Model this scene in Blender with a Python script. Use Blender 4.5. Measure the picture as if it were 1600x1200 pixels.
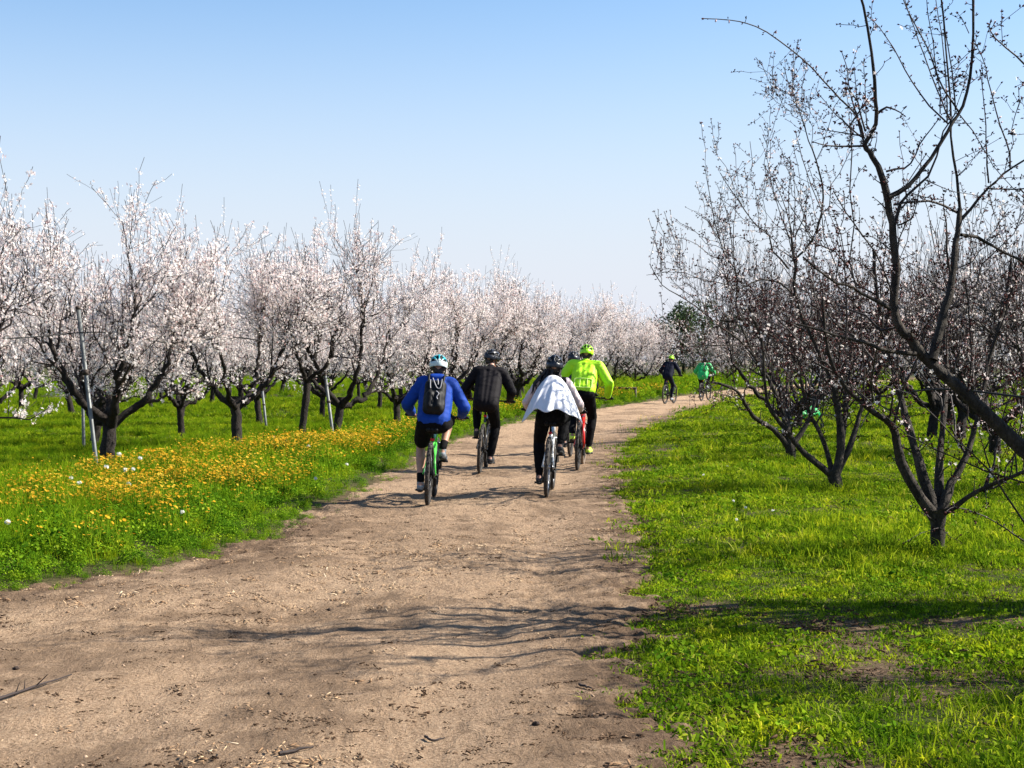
import bpy, bmesh, math, random
import numpy as np
from mathutils import Vector, Matrix, noise as mnoise

for o in list(bpy.data.objects):
    bpy.data.objects.remove(o, do_unlink=True)
SC = bpy.context.scene
COL = SC.collection
R = math.radians
rng = np.random.default_rng(11)
random.seed(11)

# ------------------------------------------------------------------ camera
CAMH, FPX, HOR = 1.6, 2400.0, 562.0
cam_d = bpy.data.cameras.new('camera')
cam = bpy.data.objects.new('camera', cam_d)
COL.objects.link(cam)
cam.location = (0, 0, CAMH)
cam.rotation_euler = (R(90), 0, 0)
cam_d.sensor_width = 36
cam_d.lens = FPX / 1600 * 36
cam_d.shift_y = -(600 - HOR) / 1600
cam_d.clip_start = 0.1
cam_d.clip_end = 5000
SC.camera = cam

# ------------------------------------------------------------------ world, sun, exposure
SUN_EL, SUN_AZ = R(40), R(81)            # azimuth from +Y (view direction) towards +X
world = bpy.data.worlds.new('World')
SC.world = world
world.use_nodes = True
wn, wl = world.node_tree.nodes, world.node_tree.links
wn.clear()
w_out = wn.new('ShaderNodeOutputWorld')
w_bg = wn.new('ShaderNodeBackground')
w_sky = wn.new('ShaderNodeTexSky')
w_sky.sky_type = 'NISHITA'
w_sky.sun_disc = False
w_sky.sun_elevation = SUN_EL
w_sky.sun_rotation = SUN_AZ
w_sky.altitude = 0
w_sky.air_density = 1.0
w_sky.dust_density = 0.6
w_sky.ozone_density = 2.5
w_hs = wn.new('ShaderNodeMix'); w_hs.data_type = 'RGBA'; w_hs.blend_type = 'MULTIPLY'
w_hs.inputs[0].default_value = 1.0
w_hs.inputs[7].default_value = (1.04, 1.19, 1.29, 1)
wl.new(w_sky.outputs[0], w_hs.inputs[6])
# pale haze low over the whole horizon
w_tc = wn.new('ShaderNodeTexCoord'); w_sx = wn.new('ShaderNodeSeparateXYZ'); w_mr = wn.new('ShaderNodeMapRange')
wl.new(w_tc.outputs['Generated'], w_sx.inputs[0]); wl.new(w_sx.outputs['Z'], w_mr.inputs[0])
w_mr.inputs[1].default_value = 0.0; w_mr.inputs[2].default_value = 0.27; w_mr.inputs[3].default_value = 1.0; w_mr.inputs[4].default_value = 0.0
w_mr.interpolation_type = 'SMOOTHSTEP'
w_mx = wn.new('ShaderNodeMix'); w_mx.data_type = 'RGBA'
wl.new(w_mr.outputs[0], w_mx.inputs[0]); wl.new(w_hs.outputs[2], w_mx.inputs[6]); w_mx.inputs[7].default_value = (5.35, 5.55, 6.2, 1)
wl.new(w_mx.outputs[2], w_bg.inputs[0])
w_bg.inputs[1].default_value = 0.060
wl.new(w_bg.outputs[0], w_out.inputs[0])

sun_d = bpy.data.lights.new('sun', 'SUN')
sun_d.energy = 5.0
sun_d.angle = R(0.4)
sun_d.color = (1.0, 0.93, 0.82)
sun = bpy.data.objects.new('sun', sun_d)
COL.objects.link(sun)
SUNV = Vector((math.sin(SUN_AZ) * math.cos(SUN_EL), math.cos(SUN_AZ) * math.cos(SUN_EL), math.sin(SUN_EL)))
sun.rotation_euler = SUNV.to_track_quat('Z', 'Y').to_euler()
sun.location = (20, 10, 25)

SC.render.engine = 'CYCLES'
SC.view_settings.view_transform = 'Standard'
SC.view_settings.look = 'None'
SC.view_settings.exposure = 1.32
SC.view_settings.gamma = 1.0
SC.view_settings.use_curve_mapping = False
SC.cycles.max_bounces = 8
SC.cycles.transparent_max_bounces = 8

# ------------------------------------------------------------------ helpers
def P(px, py, Y):
    """a point seen at a photo pixel, standing at its own distance Y"""
    return np.array([(px - 800) / FPX * Y, Y, CAMH - (py - HOR) / FPX * Y])

def tag(o, label=None, cat=None, group=None, kind=None):
    if label: o['label'] = label
    if cat: o['category'] = cat
    if group: o['group'] = group
    if kind: o['kind'] = kind
    return o

def empty(name, loc=(0, 0, 0), rz=0.0):
    o = bpy.data.objects.new(name, None)
    COL.objects.link(o)
    o.location = loc
    o.rotation_euler = (0, 0, rz)
    o.empty_display_size = 0.1
    return o

def mk_mesh(name, V, faces, mats=(), smooth=True, attrs=None):
    """V (n,3); faces: list of int arrays (m,3) / (m,4)"""
    me = bpy.data.meshes.new(name)
    V = np.asarray(V, dtype=np.float32)
    me.vertices.add(len(V))
    me.vertices.foreach_set('co', V.ravel())
    faces = [np.asarray(f, dtype=np.int32) for f in faces if len(f)]
    nl = sum(f.size for f in faces); nf = sum(len(f) for f in faces)
    me.loops.add(nl)
    me.loops.foreach_set('vertex_index', np.concatenate([f.ravel() for f in faces]))
    me.polygons.add(nf)
    tot = np.concatenate([np.full(len(f), f.shape[1], np.int32) for f in faces])
    start = np.concatenate([[0], np.cumsum(tot)[:-1]]).astype(np.int32)
    me.polygons.foreach_set('loop_start', start)
    me.polygons.foreach_set('loop_total', tot)
    if smooth:
        me.polygons.foreach_set('use_smooth', np.ones(nf, bool))
    for m in mats:
        me.materials.append(m)
    if attrs:
        for k, a in attrs.items():
            at = me.attributes.new(k, 'FLOAT', 'POINT')
            at.data.foreach_set('value', np.asarray(a, np.float32))
    me.update(calc_edges=True)
    me.validate()
    return me

def obj(name, me, parent=None, mat=None):
    o = bpy.data.objects.new(name, me)
    COL.objects.link(o)
    if mat is not None and len(me.materials) == 0:
        me.materials.append(mat)
    if parent is not None:
        o.parent = parent
    return o

def tubes(polys, sides=6):
    """polys: list of (pts (n,3), rad (n,)); one tube mesh, ends closed to a point"""
    VV, FF, off = [], [], 0
    by = {}
    for p, r in polys:
        by.setdefault(len(p), []).append((p, r))
    ang = np.arange(sides) * 2 * math.pi / sides
    ca, sa = np.cos(ang), np.sin(ang)
    for n, L in by.items():
        Pn = np.array([p for p, r in L], float)
        Rn = np.array([r for p, r in L], float)
        m = len(L)
        T = np.gradient(Pn, axis=1)
        T /= np.linalg.norm(T, axis=2, keepdims=True) + 1e-9
        mean = T.mean(axis=1)
        ref = np.zeros((m, 3))
        ref[np.arange(m), np.argmin(np.abs(mean), axis=1)] = 1
        A = np.cross(T, ref[:, None, :]); A /= np.linalg.norm(A, axis=2, keepdims=True) + 1e-9
        B = np.cross(T, A)
        V = Pn[:, :, None, :] + Rn[:, :, None, None] * (A[:, :, None, :] * ca[None, None, :, None] + B[:, :, None, :] * sa[None, None, :, None])
        base = off + (np.arange(m) * n * sides)[:, None, None]
        i = np.arange(n - 1)[None, :, None] * sides
        j = np.arange(sides)[None, None, :]; j2 = (j + 1) % sides
        q = np.stack([base + i + j, base + i + j2, base + i + sides + j2, base + i + sides + j], -1).reshape(-1, 4)
        VV.append(V.reshape(-1, 3)); FF.append(q)
        off += m * n * sides
    return np.concatenate(VV), [np.concatenate(FF)]

def join_parts(L):
    VV, FF, off = [], [], 0
    for V, fs in L:
        VV.append(np.asarray(V, float))
        for f in fs:
            if len(f): FF.append(np.asarray(f) + off)
        off += len(V)
    return np.concatenate(VV), FF

def unit(v):
    v = np.asarray(v, float)
    return v / (np.linalg.norm(v, axis=-1, keepdims=True) + 1e-9)

def frames(nrm, spin):
    """rotation matrices with local z = nrm"""
    n = unit(nrm)
    ref = np.where(np.abs(n[:, 2:3]) < 0.9, np.array([[0, 0, 1.0]]), np.array([[1.0, 0, 0]]))
    a = unit(np.cross(ref, n)); b = np.cross(n, a)
    c, s = np.cos(spin)[:, None], np.sin(spin)[:, None]
    return np.stack([a * c + b * s, b * c - a * s, n], axis=2)

def stamp(tv, tf, pos, M, scale):
    """copies of a small template at many places, one mesh"""
    tv = np.asarray(tv, float)
    V = np.einsum('nij,kj->nki', M, tv) * np.asarray(scale).reshape(-1, 1, 1) + np.asarray(pos)[:, None, :]
    n, k = len(pos), len(tv)
    F = [(np.asarray(f)[None] + (np.arange(n) * k)[:, None, None]).reshape(-1, np.asarray(f).shape[1]) for f in tf]
    return V.reshape(-1, 3), F

def box(c, s, rot=None):
    v = np.array([[x, y, z] for x in (-.5, .5) for y in (-.5, .5) for z in (-.5, .5)]) * np.array(s)
    if rot is not None: v = v @ np.asarray(rot).T
    f = [[0, 1, 3, 2], [4, 6, 7, 5], [0, 4, 5, 1], [2, 3, 7, 6], [0, 2, 6, 4], [1, 5, 7, 3]]
    return v + np.array(c), [np.array(f)]

def sphere(c, rad, nu=14, nv=9, rot=None):
    rad = np.array(rad if np.ndim(rad) else (rad,) * 3)
    th = np.linspace(0, math.pi, nv + 1)[1:-1]; ph = np.arange(nu) * 2 * math.pi / nu
    v = [[0, 0, 1]] + [[math.sin(t) * math.cos(p), math.sin(t) * math.sin(p), math.cos(t)] for t in th for p in ph] + [[0, 0, -1]]
    v = np.array(v) * rad
    if rot is not None: v = v @ np.asarray(rot).T
    q, t = [], []
    for j in range(nu):
        t.append([0, 1 + j, 1 + (j + 1) % nu])
        e = 1 + (nv - 2) * nu
        t.append([len(v) - 1, e + (j + 1) % nu, e + j])
    for i in range(nv - 2):
        for j in range(nu):
            a = 1 + i * nu
            q.append([a + j, a + nu + j, a + nu + (j + 1) % nu, a + (j + 1) % nu])
    return v + np.array(c), [np.array(q), np.array(t)]

def capsule(p0, r0, p1, r1, sides=12):
    p0, p1 = np.array(p0, float), np.array(p1, float)
    d = p1 - p0; L = np.linalg.norm(d); t = d / (L + 1e-9)
    pts, rad = [], []
    for a in np.linspace(-math.pi / 2 * .97, 0, 5): pts.append(p0 + t * r0 * math.sin(a)); rad.append(r0 * math.cos(a))
    for a in np.linspace(0, math.pi / 2 * .97, 5): pts.append(p1 + t * r1 * math.sin(a)); rad.append(r1 * math.cos(a))
    pts, rad = np.array(pts), np.array(rad)
    V, F = tubes([(pts, rad)], sides)
    n = len(pts)
    V = np.vstack([V, pts[0] - t * r0 * .03, pts[-1] + t * r1 * .03])
    e = len(V)
    tri = [[e - 2, (j + 1) % sides, j] for j in range(sides)] + [[e - 1, (n - 1) * sides + j, (n - 1) * sides + (j + 1) % sides] for j in range(sides)]
    return V, F + [np.array(tri)]

def rod(p0, p1, r, sides=8):
    p0, p1 = np.array(p0, float), np.array(p1, float)
    t = unit(p1 - p0)
    e = t * 1e-4
    return tubes([(np.array([p0, p0 + e, p1 - e, p1]), np.array([1e-4, r, r, 1e-4]))], sides)

def torus(c, Rm, rm, axis='x', nu=36, nv=8, sx=1.0):
    u = np.arange(nu) * 2 * math.pi / nu; w = np.arange(nv) * 2 * math.pi / nv
    U, W = np.meshgrid(u, w, indexing='ij')
    rr = Rm + rm * np.cos(W)
    V = np.stack([rm * sx * np.sin(W), rr * np.cos(U), rr * np.sin(U)], -1).reshape(-1, 3)
    i = np.arange(nu)[:, None]; j = np.arange(nv)[None]
    a = i * nv + j; b = ((i + 1) % nu) * nv + j; c2 = ((i + 1) % nu) * nv + (j + 1) % nv; d = i * nv + (j + 1) % nv
    return V + np.array(c), [np.stack([a, b, c2, d], -1).reshape(-1, 4)]

def smooth01(a, b, x):
    t = np.clip((x - a) / (b - a), 0, 1)
    return t * t * (3 - 2 * t)

_perm = np.random.default_rng(5).random((256, 256))
def vnoise(x, y, f=1.0, o=0):
    """smooth value noise in 0..1"""
    x = np.asarray(x, float) * f + 37.3 + o * 17.7; y = np.asarray(y, float) * f + 91.7 + o * 29.1
    xi, yi = np.floor(x).astype(int), np.floor(y).astype(int)
    u, v = x - xi, y - yi
    u = u * u * (3 - 2 * u); v = v * v * (3 - 2 * v)
    g = lambda a, b: _perm[a % 256, b % 256]
    return (g(xi, yi) * (1 - u) + g(xi + 1, yi) * u) * (1 - v) + (g(xi, yi + 1) * (1 - u) + g(xi + 1, yi + 1) * u) * v

# ------------------------------------------------------------------ materials
def nt(name):
    m = bpy.data.materials.new(name); m.use_nodes = True
    n, l = m.node_tree.nodes, m.node_tree.links
    n.clear()
    out = n.new('ShaderNodeOutputMaterial')
    return m, n, l, out

def ramp(n, l, src, stops):
    r = n.new('ShaderNodeValToRGB')
    el = r.color_ramp.elements
    while len(el) < len(stops): el.new(0.5)
    for e, (p, c) in zip(el, stops):
        e.position = p; e.color = (*c, 1)
    l.new(src, r.inputs[0])
    return r.outputs[0]

def nz(n, l, scale, detail=4, rough=.55, coord=None, dist=0.0):
    t = n.new('ShaderNodeTexNoise'); t.inputs['Scale'].default_value = scale
    t.inputs['Detail'].default_value = detail; t.inputs['Roughness'].default_value = rough
    t.inputs['Distortion'].default_value = dist
    if coord is not None: l.new(coord, t.inputs['Vector'])
    return t

def mixc(n, l, fac, a, b, mode='MIX'):
    m = n.new('ShaderNodeMix'); m.data_type = 'RGBA'; m.blend_type = mode
    for s, v in ((m.inputs[0], fac), (m.inputs[6], a), (m.inputs[7], b)):
        if isinstance(v, (int, float)): s.default_value = v
        elif isinstance(v, tuple): s.default_value = (*v, 1)
        else: l.new(v, s)
    return m.outputs[2]

def simple(name, col, rough=.6, metal=0.0, spec=.4, var=.15, vscale=30, bump=0.0, bscale=80, coat=0):
    m, n, l, out = nt(name)
    b = n.new('ShaderNodeBsdfPrincipled')
    tc = n.new('ShaderNodeTexCoord')
    t = nz(n, l, vscale, 3, .6, tc.outputs['Object'])
    lo = tuple(c * (1 - var) for c in col); hi = tuple(min(1, c * (1 + var)) for c in col)
    l.new(ramp(n, l, t.outputs[0], [(.3, lo), (.7, hi)]), b.inputs['Base Color'])
    b.inputs['Roughness'].default_value = rough; b.inputs['Metallic'].default_value = metal
    b.inputs['Specular IOR Level'].default_value = spec; b.inputs['Coat Weight'].default_value = coat
    if bump:
        bp = n.new('ShaderNodeBump'); bp.inputs['Strength'].default_value = bump; bp.inputs['Distance'].default_value = .01
        t2 = nz(n, l, bscale, 4, .6, tc.outputs['Object'])
        l.new(t2.outputs[0], bp.inputs['Height']); l.new(bp.outputs[0], b.inputs['Normal'])
    l.new(b.outputs[0], out.inputs[0])
    return m

def leafy(name, stops, trans=.4, tcol=None, island=True, posscale=0.0, pstops=None, gloss=.0, inst=True):
    """thin plant tissue: diffuse + translucent, hue varying per leaf and per tuft"""
    m, n, l, out = nt(name)
    geo = n.new('ShaderNodeNewGeometry')
    oi = n.new('ShaderNodeObjectInfo')
    if inst:
        a = n.new('ShaderNodeMath'); a.operation = 'MULTIPLY'; a.inputs[1].default_value = .5
        b = n.new('ShaderNodeMath'); b.operation = 'MULTIPLY_ADD'; b.inputs[1].default_value = .5
        l.new(oi.outputs['Random'], a.inputs[0]); l.new(geo.outputs['Random Per Island'], b.inputs[0]); l.new(a.outputs[0], b.inputs[2])
        src = b.outputs[0]
    else:
        src = geo.outputs['Random Per Island']
    col = ramp(n, l, src, stops)
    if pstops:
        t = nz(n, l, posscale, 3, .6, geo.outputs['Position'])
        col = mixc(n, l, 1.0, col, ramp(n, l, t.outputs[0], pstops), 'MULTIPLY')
    d = n.new('ShaderNodeBsdfDiffuse'); tr = n.new('ShaderNodeBsdfTranslucent')
    l.new(col, d.inputs[0])
    if tcol: l.new(mixc(n, l, 1.0, col, tcol, 'MULTIPLY'), tr.inputs[0])
    else: l.new(col, tr.inputs[0])
    mx = n.new('ShaderNodeMixShader'); mx.inputs[0].default_value = trans
    l.new(d.outputs[0], mx.inputs[1]); l.new(tr.outputs[0], mx.inputs[2])
    last = mx.outputs[0]
    if gloss:
        g = n.new('ShaderNodeBsdfGlossy'); g.inputs['Roughness'].default_value = .35; g.inputs[0].default_value = (1, 1, 1, 1)
        m2 = n.new('ShaderNodeMixShader'); m2.inputs[0].default_value = gloss
        l.new(last, m2.inputs[1]); l.new(g.outputs[0], m2.inputs[2]); last = m2.outputs[0]
    l.new(last, out.inputs[0])
    return m

def bark(name, dark, light, rough=.85):
    m, n, l, out = nt(name)
    b = n.new('ShaderNodeBsdfPrincipled'); tc = n.new('ShaderNodeTexCoord')
    mp = n.new('ShaderNodeMapping'); mp.inputs['Scale'].default_value = (1, 1, .45)
    l.new(tc.outputs['Object'], mp.inputs[0])
    t = nz(n, l, 14, 6, .65, mp.outputs[0], .6)
    t2 = nz(n, l, 60, 5, .7, mp.outputs[0])
    c = ramp(n, l, t.outputs[0], [(.40, dark), (.56, light), (.66, tuple(min(1, x * 2.0) for x in light))])
    c = mixc(n, l, .5, c, ramp(n, l, t2.outputs[0], [(.35, tuple(x * .5 for x in dark)), (.65, light)]))
    l.new(c, b.inputs['Base Color']); b.inputs['Roughness'].default_value = rough
    b.inputs['Specular IOR Level'].default_value = .3
    bp = n.new('ShaderNodeBump'); bp.inputs['Strength'].default_value = .9; bp.inputs['Distance'].default_value = .03
    l.new(t2.outputs[0], bp.inputs['Height'])
    bp2 = n.new('ShaderNodeBump'); bp2.inputs['Strength'].default_value = .6; bp2.inputs['Distance'].default_value = .04
    l.new(t.outputs[0], bp2.inputs['Height']); l.new(bp.outputs[0], bp2.inputs['Normal']); l.new(bp2.outputs[0], b.inputs['Normal'])
    l.new(b.outputs[0], out.inputs[0])
    return m

M_bark_old = bark('bark_dark', (.007, .005, .004), (.028, .021, .016))
M_bark_grey = bark('bark_grey', (.010, .008, .006), (.060, .048, .037))
M_twig = simple('twig_bark', (.026, .017, .015), .8, var=.35, vscale=6)
M_twig_grey = simple('twig_bark_light', (.024, .017, .015), .7, var=.35, vscale=6)
M_blossom = leafy('blossom_petals', [(0, (.84, .68, .66)), (.2, (.91, .83, .80)), (.75, (.95, .91, .88)), (.95, (.88, .70, .68)), (1, (.5, .24, .22))], .42, island=True, inst=False)
M_bud = leafy('buds', [(0, (.022, .010, .009)), (.6, (.05, .02, .018)), (.85, (.12, .045, .04)), (.93, (.30, .14, .13)), (1, (.80, .58, .56))], .12, inst=False)
M_ever = leafy('evergreen_leaves', [(0, (.025, .045, .018)), (.6, (.055, .085, .035)), (1, (.12, .15, .08))], .25, inst=False)

# ------------------------------------------------------------------ lie of the land
LY = np.array([-20, 0, 5.5, 6.6, 7.9, 9.3, 10.6, 12.1, 13.8, 16.8, 22.9, 28.9, 36.2, 41.3, 51, 61, 77, 100, 125])
LX = np.array([-18, -16, -12.5, -10, -7.2, -5.1, -3.53, -2.55, -2.13, -1.96, -1.53, -1.2, -.3, .52, 3.2, 5.8, 10.2, 19, 32])
RY = np.array([-20, 0, 6, 7.1, 8.77, 11.4, 14.9, 19.4, 24.3, 30, 37.3, 49.2, 64, 80, 100, 125])
RX = np.array([.40, .42, .50, .56, .65, .87, 1.09, 1.33, 1.57, 2.19, 3.26, 5.74, 9.4, 14.6, 23, 36])
def Lx(y): return np.interp(y, LY, LX)
def Rx(y): return np.interp(y, RY, RX)
def pdist(x, y):
    """metres outside the path edge (negative on the path)"""
    dl = (Lx(y) - x) * np.where(np.asarray(y) < 11, .65, .95); dr = (x - Rx(y)) * .95
    return np.maximum(dl, dr)
def gz(x, y):
    x = np.asarray(x, float); y = np.asarray(y, float)
    d = pdist(x, y)
    z = -.13 + .10 * smooth01(-.6, -.1, d) + .055 * smooth01(-.15, .8, d) + .05 * smooth01(.2, 1.8, Lx(y) - x)
    amp = smooth01(.1, 3, d)
    z = z + amp * (.10 * (vnoise(x, y, .22) - .5) + .035 * (vnoise(x, y, .9, 3) - .5))
    return z
def bare(x, y):
    """strips and patches of worn soil in the right-hand grass"""
    x = np.asarray(x, float); y = np.asarray(y, float)
    w = (vnoise(x, y, 1.6, 1) - .5) * .35
    a = smooth01(.22, .04, np.abs(y - 9.12 - .05 * (x - 2.5) + w)) * smooth01(1.25, 1.7, x)
    b = smooth01(.25, .05, np.abs(y - 7.72 + w)) * smooth01(1.0, 1.5, x)
    c = smooth01(.66, .82, vnoise(x, y, 1.3, 6)) * smooth01(3.2, 1.2, pdist(x, y)) * (x > 0)
    return np.clip(np.maximum(np.maximum(a, b) * smooth01(.30, .55, vnoise(x, y, 2.2, 2) + .2), c * .8), 0, 1)

def axis_lines(lo, fine0, fine1, hi, step, grow):
    out = list(np.arange(fine0, fine1, step))
    s, v = step, fine1
    while v < hi: out.append(v); s *= grow; v += s
    out.append(hi)
    s, v = step, fine0
    pre = []
    while v > lo:
        s *= grow; v -= s; pre.append(max(v, lo))
    return np.array(sorted(set(pre)) + out)

def grid_mesh(name, X, Y, Z, mat, attrs=None):
    ny, nx = X.shape
    V = np.stack([X, Y, Z], -1).reshape(-1, 3)
    i = np.arange(ny - 1)[:, None] * nx; j = np.arange(nx - 1)[None]
    q = np.stack([i + j, i + j + 1, i + nx + j + 1, i + nx + j], -1).reshape(-1, 4)
    return mk_mesh(name, V, [q], [mat], True, attrs)

# ground material: soil with a thin green growth, worn patches from the 'bare' attribute
m, n, l, out = nt('orchard_ground')
b = n.new('ShaderNodeBsdfPrincipled'); geo = n.new('ShaderNodeNewGeometry')
t1 = nz(n, l, .9, 5, .6, geo.outputs['Position']); t2 = nz(n, l, 26, 8, .75, geo.outputs['Position'])
soil = ramp(n, l, t2.outputs[0], [(.32, (.03, .02, .013)), (.5, (.11, .072, .045)), (.7, (.26, .175, .11))])
grn = ramp(n, l, t2.outputs[0], [(.35, (.012, .016, .005)), (.65, (.06, .07, .015))])
at = n.new('ShaderNodeAttribute'); at.attribute_name = 'bare'
f1 = ramp(n, l, t1.outputs[0], [(.42, (0, 0, 0)), (.62, (.25, .25, .25))])
fm = mixc(n, l, 1.0, f1, at.outputs['Color'], 'ADD')
l.new(mixc(n, l, fm, grn, soil), b.inputs['Base Color'])
b.inputs['Roughness'].default_value = .95; b.inputs['Specular IOR Level'].default_value = .1
bp = n.new('ShaderNodeBump'); bp.inputs['Strength'].default_value = .8; bp.inputs['Distance'].default_value = .03
l.new(t2.outputs[0], bp.inputs['Height']); l.new(bp.outputs[0], b.inputs['Normal']); l.new(b.outputs[0], out.inputs[0])
M_ground = m

gx = axis_lines(-1500, -13, 13, 1500, .13, 1.12)
gy = axis_lines(-300, 4, 32, 3000, .13, 1.06)
GX, GY = np.meshgrid(gx, gy)
bz = np.clip(bare(GX, GY) + smooth01(.35, -.1, pdist(GX, GY)), 0, 1)
ground = obj('ground', grid_mesh('ground', GX, GY, gz(GX, GY), M_ground, {'bare': bz.ravel()}))
tag(ground, 'green orchard ground with worn soil patches', kind='structure')

# dirt path: its own sheet, ruts and crumbs in the mesh, sinking below the verge at its edges
m, n, l, out = nt('packed_dirt')
b = n.new('ShaderNodeBsdfPrincipled'); geo = n.new('ShaderNodeNewGeometry')
mp = n.new('ShaderNodeMapping'); mp.inputs['Scale'].default_value = (1.0, .45, 1); mp.inputs['Rotation'].default_value = (0, 0, R(-12))
l.new(geo.outputs['Position'], mp.inputs[0])
t1 = nz(n, l, .75, 5, .6, mp.outputs[0], .5); t2 = nz(n, l, 9, 7, .72, mp.outputs[0], .4); t3 = nz(n, l, 55, 5, .7, geo.outputs['Position'])
vo = n.new('ShaderNodeTexVoronoi'); vo.inputs['Scale'].default_value = 38; l.new(geo.outputs['Position'], vo.inputs['Vector'])
c = ramp(n, l, t1.outputs[0], [(.32, (.19, .122, .078)), (.5, (.36, .24, .150)), (.68, (.47, .33, .213))])
c = mixc(n, l, .6, c, ramp(n, l, t2.outputs[0], [(.33, (.065, .039, .023)), (.45, (.32, .21, .128)), (.7, (.49, .345, .22))]))
c = mixc(n, l, .55, c, ramp(n, l, t3.outputs[0], [(.36, (.05, .031, .019)), (.47, (.30, .205, .13)), (.68, (.54, .405, .275))]))
at = n.new('ShaderNodeAttribute'); at.attribute_name = 'dark_soil'
c = mixc(n, l, at.outputs['Fac'], c, ramp(n, l, t2.outputs[0], [(.3, (.06, .038, .024)), (.7, (.20, .13, .08))]))
l.new(c, b.inputs['Base Color']); b.inputs['Roughness'].default_value = .95; b.inputs['Specular IOR Level'].default_value = .12
bp = n.new('ShaderNodeBump'); bp.inputs['Strength'].default_value = 1.0; bp.inputs['Distance'].default_value = .02
l.new(t3.outputs[0], bp.inputs['Height'])
bp2 = n.new('ShaderNodeBump'); bp2.inputs['Strength'].default_value = 1.0; bp2.inputs['Distance'].default_value = .07
l.new(t2.outputs[0], bp2.inputs['Height']); l.new(bp.outputs[0], bp2.inputs['Normal']); l.new(bp2.outputs[0], b.inputs['Normal'])
l.new(b.outputs[0], out.inputs[0])
M_dirt = m

def path_z(x, y):
    d = pdist(x, y)
    n1 = vnoise(x * 1.0 + .25 * y, y * .6, 1.2, 4) - .5
    n2 = vnoise(x, y, 5, 5) - .5
    n3 = vnoise(x, y, 14, 7) - .5
    n4 = vnoise(x, y, 30, 10) - .5
    rough = smooth01(.35, .65, vnoise(x, y * .7, .9, 33))
    z = .006 + .03 * n1 + .018 * n2 + (.010 + .016 * rough) * n3 * smooth01(30, 12, y) + .014 * rough * n4 * smooth01(18, 10, y)
    # ruts pressed along the track
    w = np.maximum(Rx(y) - Lx(y), 1.0)
    u = x - Rx(y)
    for c0, wd, dp in ((-.75, .26, .032), (-2.15, .30, .03)):
        z = z - dp * np.exp(-((u - c0 - .12 * np.sin(y * .7)) / wd) ** 2)
    edge = d + (vnoise(x, y, 2.2, 8) - .5) * .5 + (vnoise(x, y, 7, 9) - .5) * .22
    edge = edge + ((vnoise(x, y, 17, 16) - .5) * .28 + (vnoise(x, y, 9, 17) - .5) * .3) * smooth01(40, 15, y)
    return z - .075 * smooth01(-.12, .42, edge)
py_ = np.concatenate([np.arange(2.5, 16, .045), np.arange(16, 30, .1), np.arange(30, 60, .3), np.arange(60, 124, 1.0)])
tt = np.linspace(0, 1, 190)
PY = np.repeat(py_[:, None], len(tt), 1)
l0 = np.maximum(Lx(py_), -9.5) - .55; r0 = Rx(py_) + .5
# more columns where the photo looks: bias towards the right edge
PX = l0[:, None] + (r0 - l0)[:, None] * (1 - (1 - tt[None]) ** 1.25)
dark_soil = smooth01(.9, .0, -(PX - Lx(PY)) * -1.0) * 0
dl = (PX - Lx(PY))
dark_soil = smooth01(2.0, .1, dl) * smooth01(20, 13, PY) * smooth01(.25, .65, vnoise(PX, PY, 2.6, 12) * .55 + vnoise(PX, PY, 9, 11) * .45 + .05) * .95  # mottled darker brown soil along the left edge
dark_soil = np.maximum(dark_soil, smooth01(.5, .8, vnoise(PX, PY * .7, 1.4, 13) * .6 + vnoise(PX, PY, 6, 15) * .4) * .6)
dark_soil = np.maximum(dark_soil, smooth01(-.8, .0, PX - Rx(PY)) * smooth01(.15, .6, vnoise(PX, PY, 5, 14) * .6 + vnoise(PX, PY, 15, 18) * .4))  # darker brown towards the right edge, broken up by noise
path = obj('path', grid_mesh('path', PX, PY, path_z(PX, PY), M_dirt, {'dark_soil': np.clip(dark_soil, 0, 1).ravel()}))
tag(path, 'pale brown dirt track curving to the right', kind='structure')

# ------------------------------------------------------------------ scattering of uncountable stuff
def source(name, V, F, mats, matidx=None, smooth=False):
    me = mk_mesh(name, V, F, mats, smooth)
    if matidx is not None:
        me.polygons.foreach_set('material_index', np.asarray(matidx, np.int32))
    return bpy.data.objects.new(name, me)      # never linked to the scene: only instanced

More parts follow.
